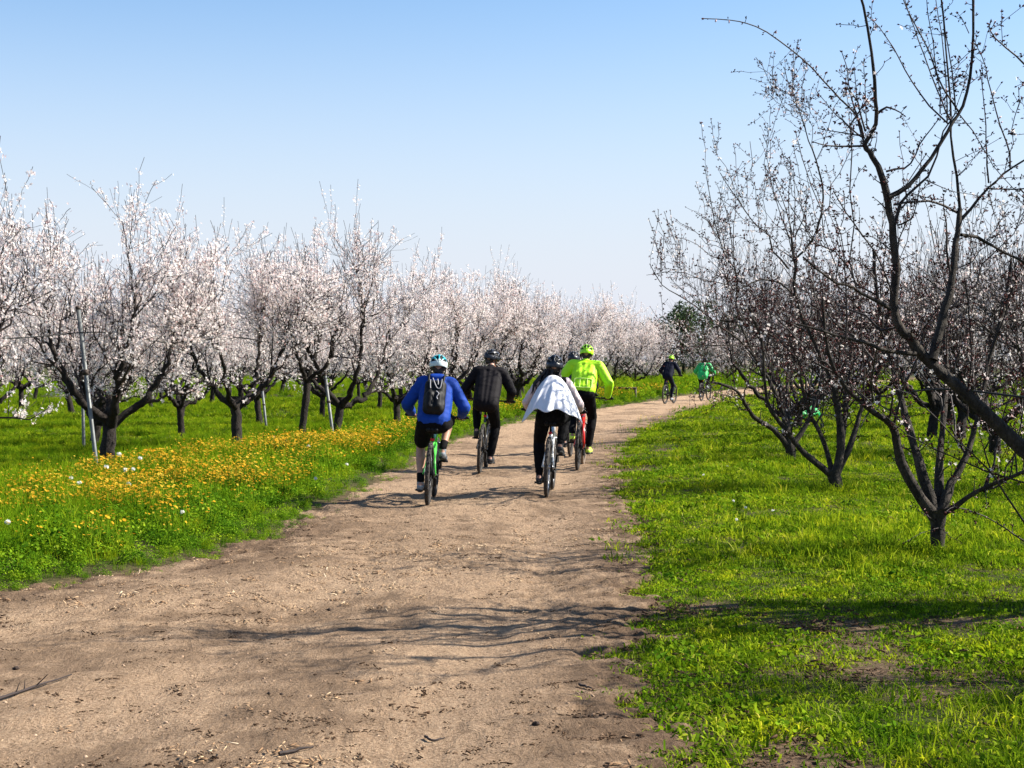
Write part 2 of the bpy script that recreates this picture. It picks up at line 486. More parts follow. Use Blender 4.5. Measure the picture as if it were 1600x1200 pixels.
def scatter(name, pts, rot, scl, vi, variants, label, cat=None):
    me = bpy.data.meshes.new(name)
    pts = np.asarray(pts, np.float32)
    me.vertices.add(len(pts)); me.vertices.foreach_set('co', pts.ravel())
    a = me.attributes.new('rot', 'FLOAT_VECTOR', 'POINT'); a.data.foreach_set('vector', np.asarray(rot, np.float32).ravel())
    a = me.attributes.new('scl', 'FLOAT', 'POINT'); a.data.foreach_set('value', np.asarray(scl, np.float32))
    a = me.attributes.new('vi', 'INT', 'POINT'); a.data.foreach_set('value', np.asarray(vi, np.int32))
    o = obj(name, me)
    g = bpy.data.node_groups.new(name + '_scatter', 'GeometryNodeTree')
    g.interface.new_socket('Geometry', in_out='INPUT', socket_type='NodeSocketGeometry')
    g.interface.new_socket('Geometry', in_out='OUTPUT', socket_type='NodeSocketGeometry')
    N, L = g.nodes, g.links
    gi = N.new('NodeGroupInput'); go = N.new('NodeGroupOutput'); jn = N.new('GeometryNodeJoinGeometry')
    def attr(nm, ty):
        q = N.new('GeometryNodeInputNamedAttribute'); q.data_type = ty; q.inputs[0].default_value = nm
        return q.outputs[0]
    ar, as_, av = attr('rot', 'FLOAT_VECTOR'), attr('scl', 'FLOAT'), attr('vi', 'INT')
    for k, v in enumerate(variants):
        oi = N.new('GeometryNodeObjectInfo'); oi.inputs[0].default_value = v
        cmp = N.new('FunctionNodeCompare'); cmp.data_type = 'INT'; cmp.operation = 'EQUAL'
        L.new(av, cmp.inputs[2]); cmp.inputs[3].default_value = k
        ip = N.new('GeometryNodeInstanceOnPoints')
        L.new(gi.outputs[0], ip.inputs['Points']); L.new(cmp.outputs[0], ip.inputs['Selection'])
        L.new(oi.outputs['Geometry'], ip.inputs['Instance']); L.new(ar, ip.inputs['Rotation']); L.new(as_, ip.inputs['Scale'])
        L.new(ip.outputs[0], jn.inputs[0])
    L.new(jn.outputs[0], go.inputs[0])
    md = o.modifiers.new('scatter', 'NODES'); md.node_group = g
    tag(o, label, cat, kind='stuff')
    return o

def blades(nb, rad, h0, h1, w, bend, seed):
    r = np.random.default_rng(seed)
    a = r.random(nb) * 2 * math.pi; q = rad * np.sqrt(r.random(nb))
    base = np.stack([q * np.cos(a), q * np.sin(a), np.full(nb, -.015)], 1)
    h = h0 + (h1 - h0) * r.random(nb) ** 1.5
    la = r.random(nb) * 2 * math.pi
    ln = bend * (.25 + r.random(nb)) * h
    lean = np.stack([np.cos(la), np.sin(la), np.zeros(nb)], 1)
    sa = r.random(nb) * math.pi
    side = np.stack([np.cos(sa), np.sin(sa), np.zeros(nb)], 1) * (w * (.6 + .8 * r.random(nb)))[:, None] * .5
    up = np.array([0, 0, 1.0])
    mid = base + up * (h * .6)[:, None] + lean * (ln * .35)[:, None]
    tip = base + up * (h * (1 - .25 * bend))[:, None] + lean * ln[:, None]
    V = np.stack([base - side, base + side, mid - side * .8, mid + side * .8, tip], 1).reshape(-1, 3)
    k = (np.arange(nb) * 5)[:, None]
    return V, [k + np.array([[0, 1, 3, 2]]), k + np.array([[2, 3, 4]])]

def leaves(nl, rad, h0, h1, size, seed):
    """small broad leaflets on short stalks (clover and herbs)"""
    r = np.random.default_rng(seed)
    a = r.random(nl) * 2 * math.pi; q = rad * np.sqrt(r.random(nl))
    pos = np.stack([q * np.cos(a), q * np.sin(a), h0 + (h1 - h0) * r.random(nl) * (1 - .5 * (q / rad) ** 2)], 1)
    nrm = unit(np.stack([np.cos(a) * .5, np.sin(a) * .5, np.full(nl, .8)], 1) + r.normal(0, .45, (nl, 3)))
    tv = [[0, -.5, 0], [.32, -.1, .06], [.26, .38, .03], [0, .5, -.05], [-.26, .38, .03], [-.32, -.1, .06]]
    return stamp(tv, [np.array([[0, 1, 4 + 1, 5]]) * 0 + np.array([[0, 1, 2, 5]]), np.array([[5, 2, 3, 4]])], pos, frames(nrm, r.random(nl) * 6.28), size * (.6 + .8 * r.random(nl)))

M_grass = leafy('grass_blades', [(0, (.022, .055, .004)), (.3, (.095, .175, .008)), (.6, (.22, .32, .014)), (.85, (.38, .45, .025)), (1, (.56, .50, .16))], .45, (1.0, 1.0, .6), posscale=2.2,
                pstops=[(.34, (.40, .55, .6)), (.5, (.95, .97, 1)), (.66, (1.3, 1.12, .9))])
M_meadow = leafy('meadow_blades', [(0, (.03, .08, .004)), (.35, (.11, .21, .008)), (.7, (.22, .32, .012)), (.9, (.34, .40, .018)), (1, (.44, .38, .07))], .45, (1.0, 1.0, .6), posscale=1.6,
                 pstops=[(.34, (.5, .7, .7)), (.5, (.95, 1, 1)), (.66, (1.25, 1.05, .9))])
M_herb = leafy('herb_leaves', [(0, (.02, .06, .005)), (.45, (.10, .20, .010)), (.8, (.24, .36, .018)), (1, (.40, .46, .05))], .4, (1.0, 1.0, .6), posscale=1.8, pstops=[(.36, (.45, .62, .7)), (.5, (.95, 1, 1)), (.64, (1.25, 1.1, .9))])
M_orange = leafy('marigold_petals', [(0, (.66, .25, .012)), (.5, (.80, .42, .03)), (.9, (.86, .58, .07)), (1, (.66, .55, .22))], .35)
M_white = leafy('white_petals', [(0, (.80, .80, .74)), (1, (.90, .90, .86))], .4)

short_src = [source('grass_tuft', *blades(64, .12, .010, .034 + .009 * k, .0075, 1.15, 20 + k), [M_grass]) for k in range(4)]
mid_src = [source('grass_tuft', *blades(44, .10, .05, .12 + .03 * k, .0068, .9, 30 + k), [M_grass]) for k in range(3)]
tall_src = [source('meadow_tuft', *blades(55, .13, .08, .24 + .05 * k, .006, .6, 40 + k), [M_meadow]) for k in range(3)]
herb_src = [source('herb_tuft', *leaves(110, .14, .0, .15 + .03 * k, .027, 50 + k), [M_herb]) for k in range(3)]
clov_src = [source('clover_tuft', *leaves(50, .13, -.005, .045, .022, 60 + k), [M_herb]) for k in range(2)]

def sample(bands, side, keep):
    out = []
    for y0, y1, dens, sc in bands:
        xm = .37 * y1 + 1.6
        nn = int(dens * (y1 - y0) * 2 * xm)
        y = y0 + (y1 - y0) * rng.random(nn); x = (rng.random(nn) * 2 - 1) * xm
        ok = np.abs(x) < .37 * y + 1.6
        d = pdist(x, y)
        ok &= (x > Rx(y) - .4) if side > 0 else (x < Lx(y) + .4)
        ok &= keep(x, y, d)
        x, y = x[ok], y[ok]
        out.append(np.stack([x, y, gz(x, y), np.full(len(x), sc)], 1))
    return np.concatenate(out)

def rots(nn, tilt=.12):
    return np.stack([rng.normal(0, tilt, nn), rng.normal(0, tilt, nn), rng.random(nn) * 6.283], 1)

def edge_keep(x, y, d, w=.38):
    e = d + .14 + (vnoise(x, y, 2.2, 8) - .5) * .5 + (vnoise(x, y, 7, 9) - .5) * .25
    return rng.random(len(x)) < smooth01(-.05, w, e) + .05 * (e > -.3)

# right: short turf, sparser over the worn strips
S = sample([(5, 13, 300, .95), (13, 22, 160, 1.15), (22, 36, 50, 1.6), (36, 60, 16, 2.4), (60, 130, 3.2, 4.5)], +1,
           lambda x, y, d: edge_keep(x, y, d) & (rng.random(len(x)) > bare(x, y) * .8) & (rng.random(len(x)) < .62 + .6 * smooth01(.25, .7, vnoise(x, y, 2.4, 20) * .6 + vnoise(x, y, 6, 19) * .4)))
nS = len(S)
vi = rng.integers(0, 4, nS); cl = rng.random(nS) < .05; vi[cl] = 4 + rng.integers(0, 2, cl.sum())
scatter('grass', S[:, :3], rots(nS), S[:, 3] * (.7 + .6 * rng.random(nS)) * (.55 + .95 * vnoise(S[:, 0], S[:, 1], 1.1, 21)), vi, short_src + clov_src,
        'short bright green turf right of the dirt track')
# right: longer tufts, round the trunks and towards the lower right corner
def tuft_keep(x, y, d):
    f = smooth01(.55, .75, vnoise(x, y, .7, 22)) * .5 * smooth01(.5, 1.5, d)
    for tx, ty in ((3.46, 12.4), (3.9, 18.5), (4.3, 23.5)):
        f = np.maximum(f, .9 * np.exp(-(((x - tx + .5) / 1.3) ** 2 + ((y - ty) / .8) ** 2)))
    f = np.maximum(f, .9 * np.exp(-(((x - 2.6) / 1.0) ** 2 + ((y - 6.2) / .6) ** 2)))
    return rng.random(len(x)) < f * (1 - bare(x, y))
T = sample([(5, 14, 90, 1), (14, 26, 45, 1.15), (26, 45, 14, 1.5)], +1, tuft_keep)
scatter('long_grass', T[:, :3], rots(len(T), .15), T[:, 3] * (.6 + .7 * rng.random(len(T))), rng.integers(0, 3, len(T)), mid_src,
        'longer green grass tufts around the right-hand trunks')

# left: meadow; leafy herbs along the verge, taller grass, then orchard turf behind the first row
def row1(y): return np.interp(y, [10, 16.8, 20.8, 24.3, 28.3, 33, 38, 43, 48, 58, 73, 130], [-9, -6.7, -5.5, -4.33, -3.3, -2.5, -1.9, -1.1, .3, 3, 6.6, 22])
Mw = sample([(9, 16, 130, 1), (16, 26, 75, 1.1), (26, 40, 32, 1.45), (40, 60, 12, 2.0), (60, 130, 3.0, 3.6)], -1,
            lambda x, y, d: edge_keep(x, y, d, .6) & (rng.random(len(x)) < .5 + .6 * vnoise(x, y, 1.3, 23)))
front = Mw[:, 0] > row1(Mw[:, 1]) - .6
dM = pdist(Mw[:, 0], Mw[:, 1])
nM = len(Mw)
hs = np.where(front, smooth01(-.1, 1.3, dM) * .75 + .25, .24 + .22 * vnoise(Mw[:, 0], Mw[:, 1], .5, 24))
vi = rng.integers(0, 3, nM)
hb = rng.random(nM) < np.where(front, smooth01(2.6, .3, dM) * .75 + .12, .04)
vi[hb] = 3 + rng.integers(0, 3, hb.sum())
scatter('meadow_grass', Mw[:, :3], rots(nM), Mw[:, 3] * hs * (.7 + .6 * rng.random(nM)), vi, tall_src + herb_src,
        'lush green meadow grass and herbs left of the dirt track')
Bt = sample([(14, 26, 60, 1.2), (26, 40, 30, 1.6), (40, 60, 10, 2.5)], -1, lambda x, y, d: x < row1(y) + .8)
scatter('orchard_turf', Bt[:, :3], rots(len(Bt)), Bt[:, 3] * (.8 + .6 * rng.random(len(Bt))), rng.integers(0, 4, len(Bt)), short_src,
        'green turf under the blossoming rows')

# orange marigolds in the meadow
def flower(seed, nf):
    r = np.random.default_rng(seed)
    a = r.random(nf) * 6.283; q = .17 * np.sqrt(r.random(nf))
    base = np.stack([q * np.cos(a), q * np.sin(a), np.zeros(nf)], 1)
    top = base + np.stack([r.normal(0, .03, nf), r.normal(0, .03, nf), .15 + .17 * r.random(nf)], 1)
    st = [(np.array([b_, (b_ + t_) / 2 + r.normal(0, .008, 3), t_]), np.array([.003, .0025, .002])) for b_, t_ in zip(base, top)]
    Vs, Fs = tubes(st, 3)
    k = 8
    tv = [[0, 0, 0]]
    for i in range(k):
        for da, rr in ((-.3, .8), (.0, 1.0), (.3, .8)):
            an = (i + da) / k * 6.283
            tv.append([rr * math.cos(an), rr * math.sin(an), .22 + .1 * (rr - .8)])
    tq = np.array([[0, 1 + 3 * i, 2 + 3 * i, 3 + 3 * i] for i in range(k)])
    nr = unit(np.stack([r.normal(0, .45, nf), r.normal(0, .45, nf), np.ones(nf)], 1))
    Vf, Ff = stamp(tv, [tq], top, frames(nr, r.random(nf) * 6), .009 + .009 * r.random(nf))
    V, F = join_parts([(Vs, Fs), (Vf, Ff)])
    return source('marigold_tuft', V, F, [M_herb, M_orange], [0] * len(Fs[0]) + [1] * len(Ff[0]))
fl_src = [flower(70 + k, 10) for k in range(4)]
def fl_keep(x, y, d):
    band = smooth01(.35, 1.15, d) * smooth01(row1(y) + .0, row1(y) + 1.1, x)
    pat = smooth01(.40, .66, vnoise(x, y * .8, .75, 25) * .6 + vnoise(x, y, 2.1, 26) * .4 + .015)
    return rng.random(len(x)) < band * (pat * .95 + .06)
Fl = sample([(9, 18, 105, 1.0), (18, 28, 90, 1.05), (28, 45, 45, 1.2), (45, 75, 14, 1.5)], -1, fl_keep)
scatter('orange_flowers', Fl[:, :3], rots(len(Fl), .08), Fl[:, 3] * (.75 + .45 * rng.random(len(Fl))), rng.integers(0, 4, len(Fl)), fl_src,
        'orange marigolds scattered through the meadow beside the track')
nr_ = sample([(24, 60, 1.2, 1.4)], +1, lambda x, y, d: (d < 1.6) & (rng.random(len(x)) < .3))
scatter('verge_flowers', nr_[:, :3], rots(len(nr_), .08), nr_[:, 3] * .6, rng.integers(0, 4, len(nr_)), fl_src, 'a few orange flowers in the right verge of the track')

# crumbs on the path: pebbles, wood chips, straw
def stone_src(seed, flat=.6):
    r = np.random.default_rng(seed)
    V, F = sphere((0, 0, 0), (1, .75, flat * .7), 6, 4)
    V = V * (1 + r.normal(0, .22, (len(V), 1)))
    return V, F
M_pebble = leafy('pebbles', [(0, (.14, .09, .06)), (.5, (.32, .22, .145)), (.85, (.48, .36, .26)), (1, (.62, .52, .41))], 0.0)
M_chip = leafy('wood_chips', [(0, (.10, .06, .04)), (.4, (.30, .19, .11)), (.8, (.48, .35, .22)), (1, (.62, .50, .35))], 0.0)
M_clod = simple('dark_clod', (.035, .022, .016), .95, var=.4, vscale=25, bump=.8, bscale=60)
peb_src = [source('pebble', *stone_src(80 + k), [M_pebble]) for k in range(4)]
chip_src = []
for k in range(4):
    r = np.random.default_rng(90 + k)
    L_ = [box((r.normal(0, .05), r.normal(0, .05), .004 + .006 * r.random()), (.012 + .03 * r.random(), .003 + .006 * r.random(), .003),
              np.array(Matrix.Rotation(r.random() * 6.28, 3, 'Z') @ Matrix.Rotation(r.normal(0, .25), 3, 'Y'))) for _ in range(9)]
    chip_src.append(source('chips', *join_parts(L_), [M_chip]))
def on_path(nn, y0, y1):
    y = y0 + (y1 - y0) * rng.random(nn) ** 1.4; xm = .37 * y + .6
    x = (rng.random(nn) * 2 - 1) * xm
    ok = (pdist(x, y) < .05)
    x, y = x[ok], y[ok]
    return x, y
x, y = on_path(42000, 5.2, 22)
ok = rng.random(len(x)) < .06 + .8 * smooth01(.47, .75, vnoise(x, y * .6, .9, 30) * .65 + vnoise(x, y, 3, 31) * .35)
x, y = x[ok], y[ok]
scatter('gravel', np.stack([x, y, path_z(x, y) - .001], 1), rots(len(x), .3), .003 + .010 * rng.random(len(x)) ** 4, rng.integers(0, 4, len(x)), peb_src, 'small pale pebbles and crumbs on the dirt track')
x, y = on_path(6500, 5.2, 18)
ok = rng.random(len(x)) < .02 + .45 * smooth01(.55, .78, vnoise(x, y, .7, 32))
x, y = x[ok], y[ok]
scatter('wood_chips', np.stack([x, y, path_z(x, y)], 1), rots(len(x), .1), .6 + .7 * rng.random(len(x)), rng.integers(0, 4, len(x)), chip_src, 'pale wood chips and straw trodden into the track')

# dark crumbs: bits of twig, dead leaves and soil kicked about
M_litter = leafy('dark_litter', [(0, (.03, .019, .012)), (.6, (.075, .046, .03)), (1, (.15, .095, .06))], 0.0)
lit_src = []
for k in range(4):
    r = np.random.default_rng(190 + k)
    L_ = [box((r.normal(0, .07), r.normal(0, .05), .005 + .006 * r.random()), (.012 + .05 * r.random() ** 2, .004 + .005 * r.random(), .004 + .006 * r.random()),
              np.array(Matrix.Rotation(r.normal(0, .6), 3, 'Z') @ Matrix.Rotation(r.normal(0, .2), 3, 'Y'))) for _ in range(7)]
    L_ += [(V_ * .007 * (.5 + r.random()) + [r.normal(0, .07), r.normal(0, .06), .003], F_) for V_, F_ in [stone_src(195 + k + q_) for q_ in range(3)]]
    lit_src.append(source('litter', *join_parts(L_), [M_litter]))
x, y = on_path(9000, 5.2, 26)
ed = np.maximum(smooth01(1.6, .1, x - Lx(y)) * smooth01(20, 12, y), smooth01(-.5, 0, x - Rx(y)))
ok = rng.random(len(x)) < .16 + .6 * smooth01(.5, .75, vnoise(x, y * .55, .8, 40) * .6 + vnoise(x, y, 2.6, 41) * .4) + .45 * ed
x, y = x[ok], y[ok]
rt = rots(len(x), .08); rt[:, 2] = rng.normal(0, .5, len(x)) + 3.14 * (rng.random(len(x)) < .5)
scatter('litter', np.stack([x, y, path_z(x, y)], 1), rt, .18 + .5 * rng.random(len(x)) ** 2, rng.integers(0, 4, len(x)), lit_src, 'dark twig bits and leaf litter on the dirt track')

# soil crumbs and dead stems where the right-hand turf is worn
x = .3 + rng.random(12000) * 5; y = 5.2 + rng.random(12000) * 16
ok = (pdist(x, y) > -.1) & (x < .37 * y + .6) & (rng.random(12000) < .08 + .6 * bare(x, y) + .8 * smooth01(.55, .1, pdist(x, y)))
x, y = x[ok], y[ok]
scatter('soil_crumbs', np.stack([x, y, gz(x, y) + .004], 1), rots(len(x), .2), .3 + .6 * rng.random(len(x)), rng.integers(0, 4, len(x)), lit_src, 'dark soil crumbs and dead stems in the worn turf')

# ------------------------------------------------------------------ trees
def pline(pts, rad, n=9, wob=0.0, r=rng):
    """resample a rough polyline to n points on a smooth curve (Catmull-Rom)"""
    p = np.asarray(pts, float); rad = np.asarray(rad, float)
    if len(rad) != len(p): rad = np.interp(np.linspace(0, 1, len(p)), np.linspace(0, 1, len(rad)), rad)
    k = len(p)
    pp = np.vstack([2 * p[0] - p[1], p, 2 * p[-1] - p[-2]])
    t = np.linspace(0, k - 1 - 1e-6, n); i = np.floor(t).astype(int); u = (t - i)[:, None]
    a, b, c, d = pp[i], pp[i + 1], pp[i + 2], pp[i + 3]
    q = .5 * (2 * b + (c - a) * u + (2 * a - 5 * b + 4 * c - d) * u ** 2 + (3 * b - a - 3 * c + d) * u ** 3)
    if wob: q[1:-1] += r.normal(0, wob, (n - 2, 3))
    return q, np.interp(t, np.arange(k), rad)

def plen(p): return np.linalg.norm(np.diff(p, axis=0), axis=1).sum()

def spawn(parents, per_m, tmin, tmax, len0, len1, up, side, along, rndv, rfac, rcap, n=6, curl=.15, wob=.012, r=rng, tip=.0016, outward=0.0, cx=None):
    """side shoots on every parent branch"""
    out = []
    for p, rad in parents:
        L = plen(p); k = r.poisson(per_m * L * (tmax - tmin))
        for _ in range(k):
            t = tmin + (tmax - tmin) * r.random(); f = t * (len(p) - 1); i = min(int(f), len(p) - 2); u = f - i
            s = p[i] * (1 - u) + p[i + 1] * u; T = unit(p[i + 1] - p[i]); pr = rad[i] * (1 - u) + rad[i + 1] * u
            q = r.normal(0, 1, 3); q -= T * q.dot(T); q = unit(q)
            d = side * q + along * T + up * np.array([0, 0, 1.0]) + rndv * r.normal(0, 1, 3)
            if outward and cx is not None:
                o = s - cx; o[2] = 0; d = d + outward * unit(o)
            d = unit(d); ln = len0 + (len1 - len0) * r.random() ** 1.4
            g = np.linspace(0, 1, n)[:, None]
            b = unit(r.normal(0, 1, 3)) * curl * .6 + np.array([0, 0, curl])
            q_ = s + d * ln * g + b * ln * g ** 2
            q_[1:] += r.normal(0, wob, (n - 1, 3)) * np.sqrt(ln)
            r0 = min(pr * rfac, rcap)
            out.append((q_, r0 + (tip - r0) * g[:, 0] ** .8))
    return out

def along(parents, per_m, t0=0.0, t1=1.0, jit=.012, r=rng):
    pos, dr = [], []
    for p, rad in parents:
        k = r.poisson(per_m * plen(p) * (t1 - t0))
        if not k: continue
        f = (t0 + (t1 - t0) * r.random(k)) * (len(p) - 1); i = np.minimum(f.astype(int), len(p) - 2); u = (f - i)[:, None]
        s = p[i] * (1 - u) + p[i + 1] * u
        T = unit(p[i + 1] - p[i]); q = r.normal(0, 1, (k, 3)); q -= T * (q * T).sum(1, keepdims=True); q = unit(q)
        rr = np.interp(f, np.arange(len(rad)), rad)[:, None]
        pos.append(s + q * (rr + jit * (.3 + r.random((k, 1))))); dr.append(unit(q + .45 * T + .3 * r.normal(0, 1, (k, 3))))
    if not pos: return np.zeros((0, 3)), np.zeros((0, 3))
    return np.concatenate(pos), np.concatenate(dr)

# one almond blossom: five cupped petals
_tv = [[0, 0, -.1]]
for i in range(5):
    for da, rr, z in ((-.33, .62, .22), (0, 1.0, .34), (.33, .62, .22)):
        an = (i + da) / 5 * 6.283
        _tv.append([rr * math.cos(an), rr * math.sin(an), z])
BL_T = (_tv, [np.array([[0, 1 + 3 * i, 2 + 3 * i, 3 + 3 * i] for i in range(5)])])
BUD_T = ([[0, 0, -.2], [.36, 0, .45], [0, .36, .45], [-.36, 0, .45], [0, -.36, .45], [0, 0, 1.3]],
         [np.array([[0, 2, 1], [0, 3, 2], [0, 4, 3], [0, 1, 4], [5, 1, 2], [5, 2, 3], [5, 3, 4], [5, 4, 1]])])

def blossom_mesh(pos, dr, s0, s1, r=rng):
    V, F = stamp(*BL_T, pos, frames(dr, r.random(len(pos)) * 6.28), s0 + (s1 - s0) * r.random(len(pos)))
    return mk_mesh('crown', V, F, [M_blossom], False)
def bud_mesh(pos, dr, s0, s1, r=rng):
    V, F = stamp(*BUD_T, pos, frames(dr, r.random(len(pos)) * 6.28), s0 + (s1 - s0) * r.random(len(pos)))
    return mk_mesh('buds', V, F, [M_bud], True)

def gnarl(V, amp, f):
    """uneven bark: knots and ridges in the surface"""
    return V + np.array([list(mnoise.noise_vector(Vector((x * f, y * f, z * f * .6))) * amp + mnoise.noise_vector(Vector((x * f * 3, y * f * 3, z * f * 1.4))) * amp * .5) for x, y, z in V])

def trunk_tube(polys, sides, amp=.12):
    out = []
    for p, rad in polys:
        k = rng.normal(0, amp, len(rad)); k[0] = abs(k[0]); out.append((p, rad * (1 + k)))
    V, F = tubes(out, sides)
    return gnarl(V, min(.014, .30 * float(np.mean(polys[0][1]))), 9.0), F

def almond(seed, nsc=5, h0=.75, r0=.14, reach=2.05, nblossom=11000, tilt=None, sprouts=1.0, bs=(.017, .027)):
    """an open-vase almond tree in bloom; returns meshes trunk, branches, crown"""
    r = np.random.default_rng(seed)
    lean = r.normal(0, .09, 2) if tilt is None else np.array(tilt)
    top = np.array([lean[0], lean[1], h0])
    trunk = pline([(0, 0, -.12), (lean[0] * .3, lean[1] * .3, h0 * .3), (lean[0] * .7, lean[1] * .7, h0 * .7), tuple(top + np.array([0, 0, .08]))],
                  [r0 * 1.3, r0 * .95, r0 * .92, r0 * .95], 14, .006, r)
    limbs, a0 = [], r.random() * 6.28
    for k in range(nsc):
        a = a0 + k * 6.283 / nsc + r.normal(0, .25); inc = R(33 + 17 * r.random()); ln = reach * (.78 + .3 * r.random())
        o = np.array([math.cos(a), math.sin(a), 0]); up = np.array([0, 0, 1.0])
        s = top - np.array([0, 0, .10]) + o * .05
        d1 = o * math.sin(inc + .2) + up * math.cos(inc + .2); d2 = o * math.sin(inc - .15) + up * math.cos(inc - .15); d3 = o * math.sin(inc - .4) + up * math.cos(inc - .4)
        p1 = s + d1 * ln * .35 + r.normal(0, .05, 3); p2 = p1 + d2 * ln * .35 + r.normal(0, .09, 3); p3 = p2 + d3 * ln * .35 + r.normal(0, .09, 3)
        rr = r0 * (.50 + .2 * r.random())
        limbs.append(pline([s, p1, p2, p3], [rr, rr * .78, rr * .5, rr * .16], 22, .022, r))
    cx = np.zeros(3)
    sec = spawn(limbs, 2.6, .22, 1, .7, 1.5, .35, .75, .6, .1, .6, .032, 7, .12, .03, r, .004, .25, cx)
    sec += spawn(limbs, 16, .82, 1, .6, 1.3, .5, .6, .7, .1, .8, .025, 7, .12, .03, r, .004, .15, cx)
    ter = spawn(sec, 4.5, .1, 1, .35, .9, .35, .8, .5, .15, .6, .014, 6, .1, .02, r, .004, .1, cx)
    tw = spawn(ter, 7, .05, 1, .14, .45, .3, .8, .5, .2, .6, .008, 4, .1, .012, r, .003)
    tw += spawn(limbs, 5, .25, 1, .2, .55, .3, .9, .2, .2, .4, .008, 5, .1, .012, r, .003)
    tw += spawn(sec, 5, .1, 1, .2, .5, .25, .9, .3, .2, .5, .008, 5, .1, .012, r, .003)
    sh = spawn(limbs, 3.5 * sprouts, .6, 1, .6, 1.25, 1.6, .35, .3, .08, .4, .012, 6, .05, .015, r, .004)
    sh += spawn(sec, 3.6 * sprouts, .35, 1, .45, 1.15, 1.6, .4, .2, .08, .5, .011, 6, .05, .015, r, .004)
    zt = lambda L: [q for q in L if q[0][-1][2] > 1.12]
    ter, tw = zt(ter), zt(tw)
    V1, F1 = join_parts([trunk_tube([trunk], 12, .05), trunk_tube(limbs, 9, .07)])
    me_t = mk_mesh('trunk', V1, F1, [M_bark_old])
    V2, F2 = join_parts([tubes(sec, 5), tubes(ter, 4), tubes(tw, 3), tubes(sh, 3)])
    me_b = mk_mesh('branches', V2, F2, [M_twig])
    fam = [(sec, 10, 0, 1), (ter, 26, 0, 1), (tw, 40, .1, 1), (sh, 44, .0, .92)]
    exp = sum(d * sum(plen(p) for p, _ in L) * (t1 - t0) for L, d, t0, t1 in fam)
    pp, dd = [], []
    for L, d, t0, t1 in fam:
        a, b = along(L, d * nblossom / exp / 3.6, t0, t1, .02, r)
        k_ = r.integers(1, 7, len(a)); a = np.repeat(a, k_, 0); b = np.repeat(b, k_, 0)
        a = a + r.normal(0, .024, a.shape)
        fld = np.array([mnoise.noise(Vector(q) * 2.3) for q in a]); kp = r.random(len(a)) < .35 + 1.15 * smooth01(-.3, .25, fld)
        a, b = a[kp], b[kp]
        pp.append(a); dd.append(unit(b + r.normal(0, .7, b.shape)))
    me_c = blossom_mesh(np.concatenate(pp), np.concatenate(dd), bs[0], bs[1], r)
    return me_t, me_b, me_c

def put_tree(meshes, x, y, rz, s, name, label, group=None, sx=1.0, names=('trunk', 'branches', 'crown')):
    t = empty(name, (x, y, float(gz(x, y))), rz); t.scale = (s * sx, s * sx, s)
    tag(t, label, 'tree', group)
    for nm, me in zip(names, meshes):
        if me is not None:
            o = obj(nm, me, t)
            if nm in ('crown', 'branches', 'buds', 'blossoms', 'twigs'): o['kind'] = 'stuff'
    return t

BS = (.012, .029)
BLOOM = [almond(101, 5, .82, .115, 2.05, 25000, bs=BS), almond(102, 4, .88, .098, 2.0, 24000, bs=BS), almond(103, 5, .82, .09, 2.05, 25000, sprouts=1.4, bs=BS),
         almond(104, 5, .86, .094, 2.0, 23000, bs=BS), almond(105, 4, .92, .09, 2.05, 24000, sprouts=1.4, bs=BS)]
# left of the track: the first row, tree by tree
FIRST = [(-6.6, 16.6, 2, .4, .88, 'blossoming tree at the left edge, its trunk outside the picture'),
         (-5.50, 20.8, 0, 3.4, .93, 'thick-trunked blossoming tree beside a leaning metal pole'),
         (-4.33, 24.3, 1, .7, .93, 'blossoming tree with a low forking trunk, second from the left in the front row'),
         (-3.25, 28.2, 2, 1.6, .95, 'tall blossoming tree with upright shoots left of the rider in blue'),
         (-2.45, 32.8, 3, 1.1, .82, 'blossoming tree just behind the rider in blue'),
         (-1.65, 37.8, 4, 5.1, .98, 'blossoming tree rising behind the rider in black'),
         (-.9, 43.0, 2, 2.7, .95, 'blossoming tree between the rider in black and the rider in the white cape'),
         (.2, 48.0, 0, .3, 1.0, 'blossoming tree behind the rider in the white cape'),
         (1.5, 53.0, 3, 4.2, 1.02, 'blossoming tree behind the rider in the yellow jacket'),
         (2.9, 58.0, 1, 1.9, .98, 'blossoming tree right of the yellow jacket, left of the irrigation pipe'),
         (4.2, 63.5, 4, 3.3, .92, 'blossoming tree beyond the bent irrigation pipe'),
         (5.4, 69.0, 2, .9, .85, 'small blossoming tree just left of the far rider in navy'),
         (6.9, 75.0, 0, 5.5, .82, 'small blossoming tree behind the far rider in navy')]
for x, y, k, rz, s, lb in FIRST:
    put_tree(BLOOM[k], x, y, rz, s, 'almond_tree', lb, sx=.98, group='blossoming trees along the left side of the track')
# rows behind it
BACK = []
for row in range(1, 6):
    for i, f in enumerate(FIRST):
        x = f[0] - 3.55 * row + rng.normal(0, .25); y = f[1] + 1.15 * row + rng.normal(0, .4) + (2 if row % 2 else 0)
        if abs(x) < .345 * y + 2.2 and y < 92: BACK.append((x, y, row))
ORD = 'first second third fourth fifth sixth seventh eighth ninth tenth eleventh twelfth thirteenth fourteenth'.split()
for j, (x, y, row) in enumerate(BACK):
    lb = {1: 'blossoming tree in the second row left of the track, %s from the left' % ORD[sorted([b_[0] / b_[1] for b_ in BACK if b_[2] == 1]).index(x / y)] if row == 1 else '', 2: 'blossoming tree in the third row left of the track'}.get(row, 'blossoming tree deep in the orchard left of the track')
    put_tree(BLOOM[int(rng.integers(0, 5))], x, y, rng.random() * 6.28, .72 + .16 * rng.random(), 'almond_tree', lb, {1: 'second row on the left', 2: 'third row on the left'}.get(row, 'deep rows on the left'))
